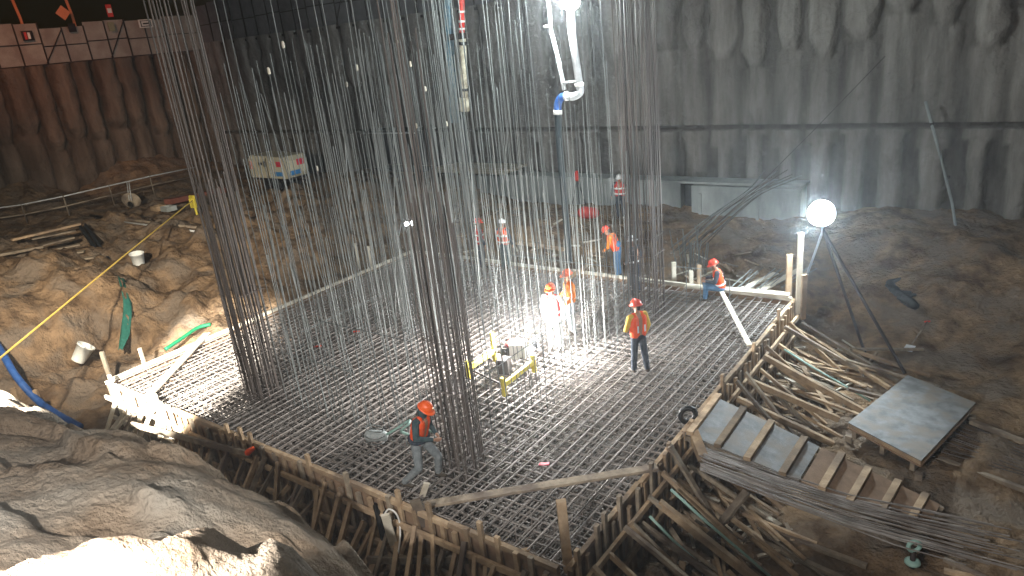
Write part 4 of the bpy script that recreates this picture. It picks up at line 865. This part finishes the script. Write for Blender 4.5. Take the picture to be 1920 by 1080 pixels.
for i, (xa, ya, xb, yb) in enumerate(((60, 448, 142, 432), (78, 460, 138, 445), (90, 470, 150, 458), (105, 480, 158, 471), (118, 490, 178, 482), (130, 500, 190, 493))):
    z = 1.75 - i * .2; MB().beam(P(xa, ya, z), P(xb, yb, z), .3, .07).build('tread', M_oldwood, st)
MB().beam(P(150, 425, 1.6), P(196, 492, .6), .12, .2).build('side_board', M_tarp, st)
MB().beam(P(160, 422, 1.6), P(205, 488, .6), .1, .2).build('side_board', M_tarp, st)
for (a, b, r, mt, lb) in (((170, 404, 1.3), (395, 430, 1.15), .07, M_oldwood, 'long grey pipe lying along the top edge of the left bank'), ((180, 409, 1.2), (390, 437, 1.05), .05, M_steelw, 'thin pale pipe just below the long grey pipe on the left bank')):
    v0, v1 = P(*a), P(*b); v0.z = gz(v0.x, v0.y) + .1; v1.z = gz(v1.x, v1.y) + .1; tag(MB().tube([P(*a), P(*b)], r, 8).build('pipe', mt, smooth=True), lb, 'pipe')
# handrail far left
rb0 = [hit(px, py) for px, py in ((-20, 432), (52, 420), (130, 404), (215, 385), (290, 365), (375, 345))]
hr = thing('handrail', rb0[2], 'thin handrail running along the foot of the left pile wall', 'railing')
for hh in (.55, 1.1): MB().tube([v + Vector((0, 0, hh)) for v in rb0], .04, 6).build('rail', M_steelw if hh > 1 else M_oldwood, hr, True)
for v in rb0: MB().tube([v - Vector((0, 0, .2)), v + Vector((0, 0, 1.15))], .04, 6).build('post', M_oldwood, hr, True)
wb = thing('barrow', hit(250, 392), 'tipped brown barrow by the rail on the left bank', 'barrow'); c = hit(247, 392) + Vector((0, 0, .3))
MB().lathe([(.25, 0), (.5, .35), (.52, .36), (.27, -.03)], 16, Matrix.Translation(c) @ Matrix.Rotation(R_(50), 4, 'Y')).build('tray', M_oldwood, wb, True)
for dx in (0, .25): MB().tube([c + Vector((dx, 0, .2)), c + Vector((dx - .3, .3, 1.2))], .03, 6).build('handle', M_steelw, wb, True)
MB().lathe([(.2, -.05), (.22, 0), (.2, .05)], 14, Matrix.Translation(c + Vector((.4, -.2, 0))) @ Matrix.Rotation(R_(90), 4, 'X')).build('wheel', M_black, wb, True)
tr = thing('tool_crate', hit(300, 398), 'pair of wooden and grey tool crates at the foot of the left wall', 'tool crate'); c = hit(286, 402) + Vector((0, 0, .1))
for k, (dx, dy, mt) in enumerate(((0, 0, M_wood), (.9, .1, M_conc))):
    for a, b in (((0, 0), (.7, 0)), ((.7, 0), (.7, .5)), ((.7, .5), (0, .5)), ((0, .5), (0, 0))): MB().beam(c + Vector((dx + a[0], dy + a[1], .1)), c + Vector((dx + b[0], dy + b[1], .1)), .08, .25).build('side_panel', mt, tr)
    MB().box(c + Vector((dx + .35, dy + .25, 0)), (.7, .5, .03)).build('bottom_panel', M_oldwood, tr)
v0, v1 = hit(318, 392) + Vector((0, 0, .3)), hit(430, 366) + Vector((0, 0, .35)); o = MB().beam(v0, v1, .5, .3).build('red_beam', mat('dull_red_paint', (.16, .05, .035), .7, (.24, .09, .06), 4)); tag(o, 'long dull red steel beam lying behind the tools on the left bank', 'beam')
# generator
g0 = hit(532, 352); g0.y = min(g0.y, 28.8); gz0 = gz(g0.x, g0.y); g = thing('compressor', (g0.x, g0.y, gz0), 'cream towable compressor with red and blue markings parked before the far wall', 'compressor')
def gbox(px0, py0, px1, py1, yy): return D(px0, py0, y=yy), D(px1, py1, y=yy)
c = Vector((g0.x, g0.y, gz0)); L2 = 3.6
def pt(u, v, w): return c + Vector((u, v, w))
body = MB(); prof = [(-1.9, .75), (1.55, .75), (1.75, 1.0), (1.75, 1.75), (1.5, 2.0), (-1.6, 2.1), (-1.9, 1.85)]
vs = [pt(u, -.75, w) for u, w in prof] + [pt(u, .75, w) for u, w in prof]; n = len(prof)
body.add(vs, [tuple(range(n - 1, -1, -1))[::-1], tuple(range(2 * n - 1, n - 1, -1))] + [(i, n + i, n + (i + 1) % n, (i + 1) % n) for i in range(n)]).build('canopy', M_cream, g)
MB().box(pt(-.1, -.77, 1.35), (.04, .03, 1.2)).build('door_seam', M_frame, g); MB().box(pt(-.7, -.77, 1.6), (.35, .03, .16)).build('vent', M_frame, g); MB().box(pt(-.3, -.775, 1.6), (.2, .03, .34)).build('vent', M_black, g)
MB().box(pt(1.77, .25, 1.6), (.03, .5, .35)).build('badge', M_pink, g); MB().box(pt(1.77, -.2, 1.05), (.03, .8, .25)).build('badge', M_bluesign, g); MB().box(pt(-1.7, -.77, 1.5), (.16, .03, .5)).build('badge', M_redp, g)
MB().box(pt(1.1, -.775, 1.6), (.5, .03, .3)).build('badge', M_pink, g); MB().box(pt(.9, -.775, 1.02), (.7, .03, .25)).build('badge', M_bluesign, g)
MB().box(pt(0, 0, .68), (3.3, 1.3, .14)).build('chassis', M_black, g)
for u in (-.4, .5):
    for v in (-.7, .7):
        w_ = MB().lathe([(.18, -.1), (.34, -.09), (.36, 0), (.34, .09), (.18, .1)], 18, Matrix.Translation(pt(u, v, .36)) @ Matrix.Rotation(R_(90), 4, 'X')).build('wheel', M_black, g, True)
MB().tube([pt(1.6, 0, .6), pt(2.7, 0, .5)], .06, 8).build('drawbar', M_frame, g, True); MB().tube([pt(2.5, 0, .5), pt(2.5, 0, 0)], .05, 8).build('jockey_leg', M_frame, g, True)
# scaffold and timber stack before the far wall
sc = thing('scaffold', (-29.5, 29, 0), 'dark scaffold frame with planks standing before the far wall behind the bars', 'scaffold')
for x in (-31.5, -29.7, -27.9):
    for y in (28.4, 30.0): MB().tube([(x, y, gz(x, y) - .2), (x, y, 4.0)], .06, 6).build('standard', M_frame, sc, True)
for z in (1.6, 3.8):
    for y in (28.4, 30.0): MB().tube([(-31.8, y, z), (-27.6, y, z)], .04, 6).build('ledger', M_steelw if z > 3 else M_oldwood, sc, True)
    MB().box((-29.7, 29.2, z + .06), (4.2, 1.4, .06)).build('deck', M_tarp, sc)
for x in (-31.2, -28.6): MB().box((x, 30.1, 2.7), (1.6, .06, 2.0)).build('sheeting', M_tarp, sc)
ts = thing('timber_stack', (-25, 29.8, 1.5), 'stack of yellowish planks lying on top of the low concrete wall', 'timber stack')
for k in range(3):
    for j in range(3): MB().beam((-26.9 + .2 * j, 29.1 + .45 * j, 1.60 + .11 * k), (-22.4 + .3 * k, 29.2 + .45 * j, 1.58 + .11 * k), .4, .09).build('plank', M_palewood, ts)
# rebar bundle leaning at the right of the low wall
lb_ = thing('rebar_bundle', D(1350, 400, y=26), 'bent bundle of long bars arching up towards the low wall behind the seated worker', 'rebar bundle')
for i in range(16):
    e = jit(14); MB().tube(smooth_path([P(1255 + 4 * i + jit(6), 470 + jit(8), -.1), D(1330 + 3 * i, 408 + e * .5, y=24.5), D(1400 + 2 * i, 360 + e * .6, y=26.5), D(1440 + 3 * i + jit(20), 330 + e, y=28.2)], 4), .018, 5).build('bar', M_rust if i % 3 else M_steel, lb_)
sb = thing('rebar_cage', P(1300, 490, 0), 'cluster of short upright dowel bars left of the seated worker behind the board', 'rebar cage')
for i in range(18):
    b = P(1268 + 3.4 * i + jit(4), 502 + jit(16), -.3); bar(b, b + Vector((jit(.2), jit(.2), random.uniform(.8, 1.6))), .017, M_steel, sb)
for k in range(2): MB().tube([P(1268, 500, .4 + .4 * k), P(1325, 505, .4 + .4 * k)], .014, 5).build('tie_bar', M_steel, sb)
sl = thing('rebar_bundle', P(1420, 520, 0), 'loose slanting bars lying behind the seat board right of the seated worker', 'rebar bundle')
for i in range(12):
    a = P(1365 + 10 * i, 545 - i + jit(5), .15); b = P(1400 + 12 * i + jit(12), 500 + jit(8), .5); MB().tube([a, b], .014, 5).build('bar', M_steel, sl)
# far pit bits
mb = MB()
for k in range(9):
    v = on(1668 + 5 * k, 540 + 3.5 * k, -1.0, .0); v2 = on(1668 + 5 * k + 7, 540 + 3.5 * k + 5, -1.0, .0); mb.cap(v, v2, .13 + .05 * random.random(), .14, 7); mb.cap(v, v + Vector((jit(.4), jit(.4), .1)), .13, .05, 7)
tag(mb.build('tarpaulin', M_tarp, smooth=True), 'crumpled black tarpaulin on the right bank', 'tarpaulin')
sv = thing('shovel', P(1705, 655, -1.6), 'shovel with a red grip lying on the right bank', 'shovel'); a, b = on(1738, 608, -1.4, .12), on(1708, 650, -1.6, .1)
MB().tube([a, b], .022, 8).build('shaft', M_oldwood, sv, True); MB().beam(b, b + (b - a).normalized() * .32, .26, .02).build('blade', M_steelw, sv); MB().tube([a - Vector((.07, .05, 0)), a + Vector((.07, .05, 0))], .025, 8).build('grip', M_red, sv, True)
pp = thing('wall_pipe', D(1740, 200, y=30.2), 'thin grey pipe leaning against the far wall at the right', 'pipe'); MB().tube([D(1735, 190, y=30.4), D(1765, 300, y=30.2), D(1785, 380, y=29.9), D(1800, 480, y=28.5)], .05, 8).build('tube', M_conc, pp, True)
for t in (230, 330): MB().tube([D(1735 + (t - 190) * .3, t, y=30.35), D(1735 + (t - 190) * .3, t + 5, y=30.35)],   .08, 8).build('coupling', M_frame, pp, True)
tag(MB().tube([D(1660, 105, y=30.3), D(1530, 240, y=29.8), D(1440, 330, y=29.2)], .014, 6).build('guy_cable', M_frame), 'thin cable slanting down across the far wall', 'cable')
# orange pack and soil heap items at the far side
v = on(1105, 415, .2, .0); tag(MB().cap(v + Vector((-.25, 0, .25)), v + Vector((.25, 0, .25)), .28, .25, 12).build('sack', M_redp, smooth=True), 'reddish sack lying on the ground before the low wall', 'sack')
tp = thing('survey_rod', on(1086, 385, .3, 0), 'dark tripod with a red top before the low wall', 'tripod'); v = on(1086, 388, .2, 0)
for an in (0, 2.1, 4.2): MB().tube([v + Vector((.4 * math.cos(an), .4 * math.sin(an), 0)), v + Vector((0, 0, 1.3))], .025, 6).build('leg', M_black, tp)
MB().cap(v + Vector((0, 0, 1.3)), v + Vector((0, 0, 1.6)), .12, .1).build('head', M_redp, tp, True)
# black hoses at the near formwork
bh = thing('hose_coil', P(715, 985, -.6), 'black rubber hoses coiled in front of the near formwork', 'hose')
for k, (dx, rr_) in enumerate(((0, .42), (.12, .36), (.3, .40))):
    c = P(712 + dx * 80, 985, -.65); MB().tube(smooth_path([c + Vector((rr_ * .8 * math.cos(t), -rr_ * .55 * math.cos(t) + .05 * k, rr_ * math.sin(t))) for t in np.linspace(-.4, 3.6, 9)], 3), .06, 8).build('hose_loop', M_black, bh, True)
tag(MB().tube(smooth_path([P(735, 1078, -1.2), P(748, 1030, -.6), P(750, 985, -.3), P(742, 962, .0), P(728, 955, .05), P(720, 968, -.1)], 4), .018, 6).build('cable', M_wmetal, smooth=True), 'thin white cable looping over the near formwork', 'cable')
# big coupling disc + valve at the lower right
vv = thing('pipe_valve', P(1715, 1040, -1.6), 'pale blue pipe valve with a round flange at the lower right', 'valve'); c = P(1714, 1024, -1.35)
ring = [c + Vector((.11 * math.cos(t) * .8, .11 * math.cos(t) * .58, .11 * math.sin(t))) for t in np.linspace(0, 2 * math.pi, 17)]
MB().tube(ring, .04, 8).build('flange', M_greenpipe, vv, True); MB().tube([c - Vector((0, 0, .1)), c - Vector((0, 0, .6))], .05, 8).build('stem', M_frame, vv, True); MB().lathe([(.1, 0), (.14, .03), (.14, .07), (.1, .1)], 14, Matrix.Translation(c - Vector((0, 0, .42)))).build('collar', M_greenpipe, vv, True)
tg = thing('tyre', P(1290, 778, .0), 'small dark wheel leaning at the right formwork above the ramp', 'tyre'); c = P(1290, 778, .2)
MB().tube([c + Vector((.17 * math.cos(t) * .8, .17 * math.cos(t) * .58, .17 * math.sin(t))) for t in np.linspace(0, 2 * math.pi, 17)], .06, 8).build('tread', M_black, tg, True)
v = P(465, 848, .0); tag(MB().cap(v, v + Vector((.05, .1, .05)), .08, .06).build('glove', M_vest, smooth=True), 'orange glove hanging on the near formwork', 'glove')

hz_ = MB().box((-23, 10.5, 7), (66, 45, 22)).build('haze', mat('haze', (1, 1, 1))); tag(hz_, kind='stuff')
hm = MATS['haze']; N_ = hm.node_tree.nodes; N_.remove(N_['Principled BSDF']); pv_ = N_.new('ShaderNodeVolumePrincipled'); pv_.inputs['Density'].default_value = .0019; pv_.inputs['Color'].default_value = (.9, .95, 1, 1); pv_.inputs['Anisotropy'].default_value = .75
hm.node_tree.links.new(pv_.outputs['Volume'], N_['Material Output'].inputs['Volume'])
# ------------------------------------------------------------------ world, sun, render
w = bpy.data.worlds.new('World'); S.world = w; w.use_nodes = True
sky = w.node_tree.nodes.new('ShaderNodeTexSky'); sky.sky_type = 'NISHITA'; sky.sun_disc = False; sky.sun_elevation = R_(1.0); sky.sun_rotation = R_(120)
bg = w.node_tree.nodes['Background']; w.node_tree.links.new(sky.outputs['Color'], bg.inputs['Color']); bg.inputs['Strength'].default_value = .004
sd = bpy.data.lights.new('moonlight', 'SUN'); sd.energy = .004; sd.angle = R_(.5); so = bpy.data.objects.new('moonlight', sd); so.rotation_euler = (R_(50), 0, R_(120)); COL.objects.link(so)
S.view_settings.view_transform = 'Standard'; S.view_settings.look = 'None'; S.view_settings.exposure = 0; S.view_settings.gamma = 1
S.cycles.use_denoising = True; S.cycles.max_bounces = 5; S.cycles.sample_clamp_indirect = 3.0
S.render.engine = 'CYCLES'
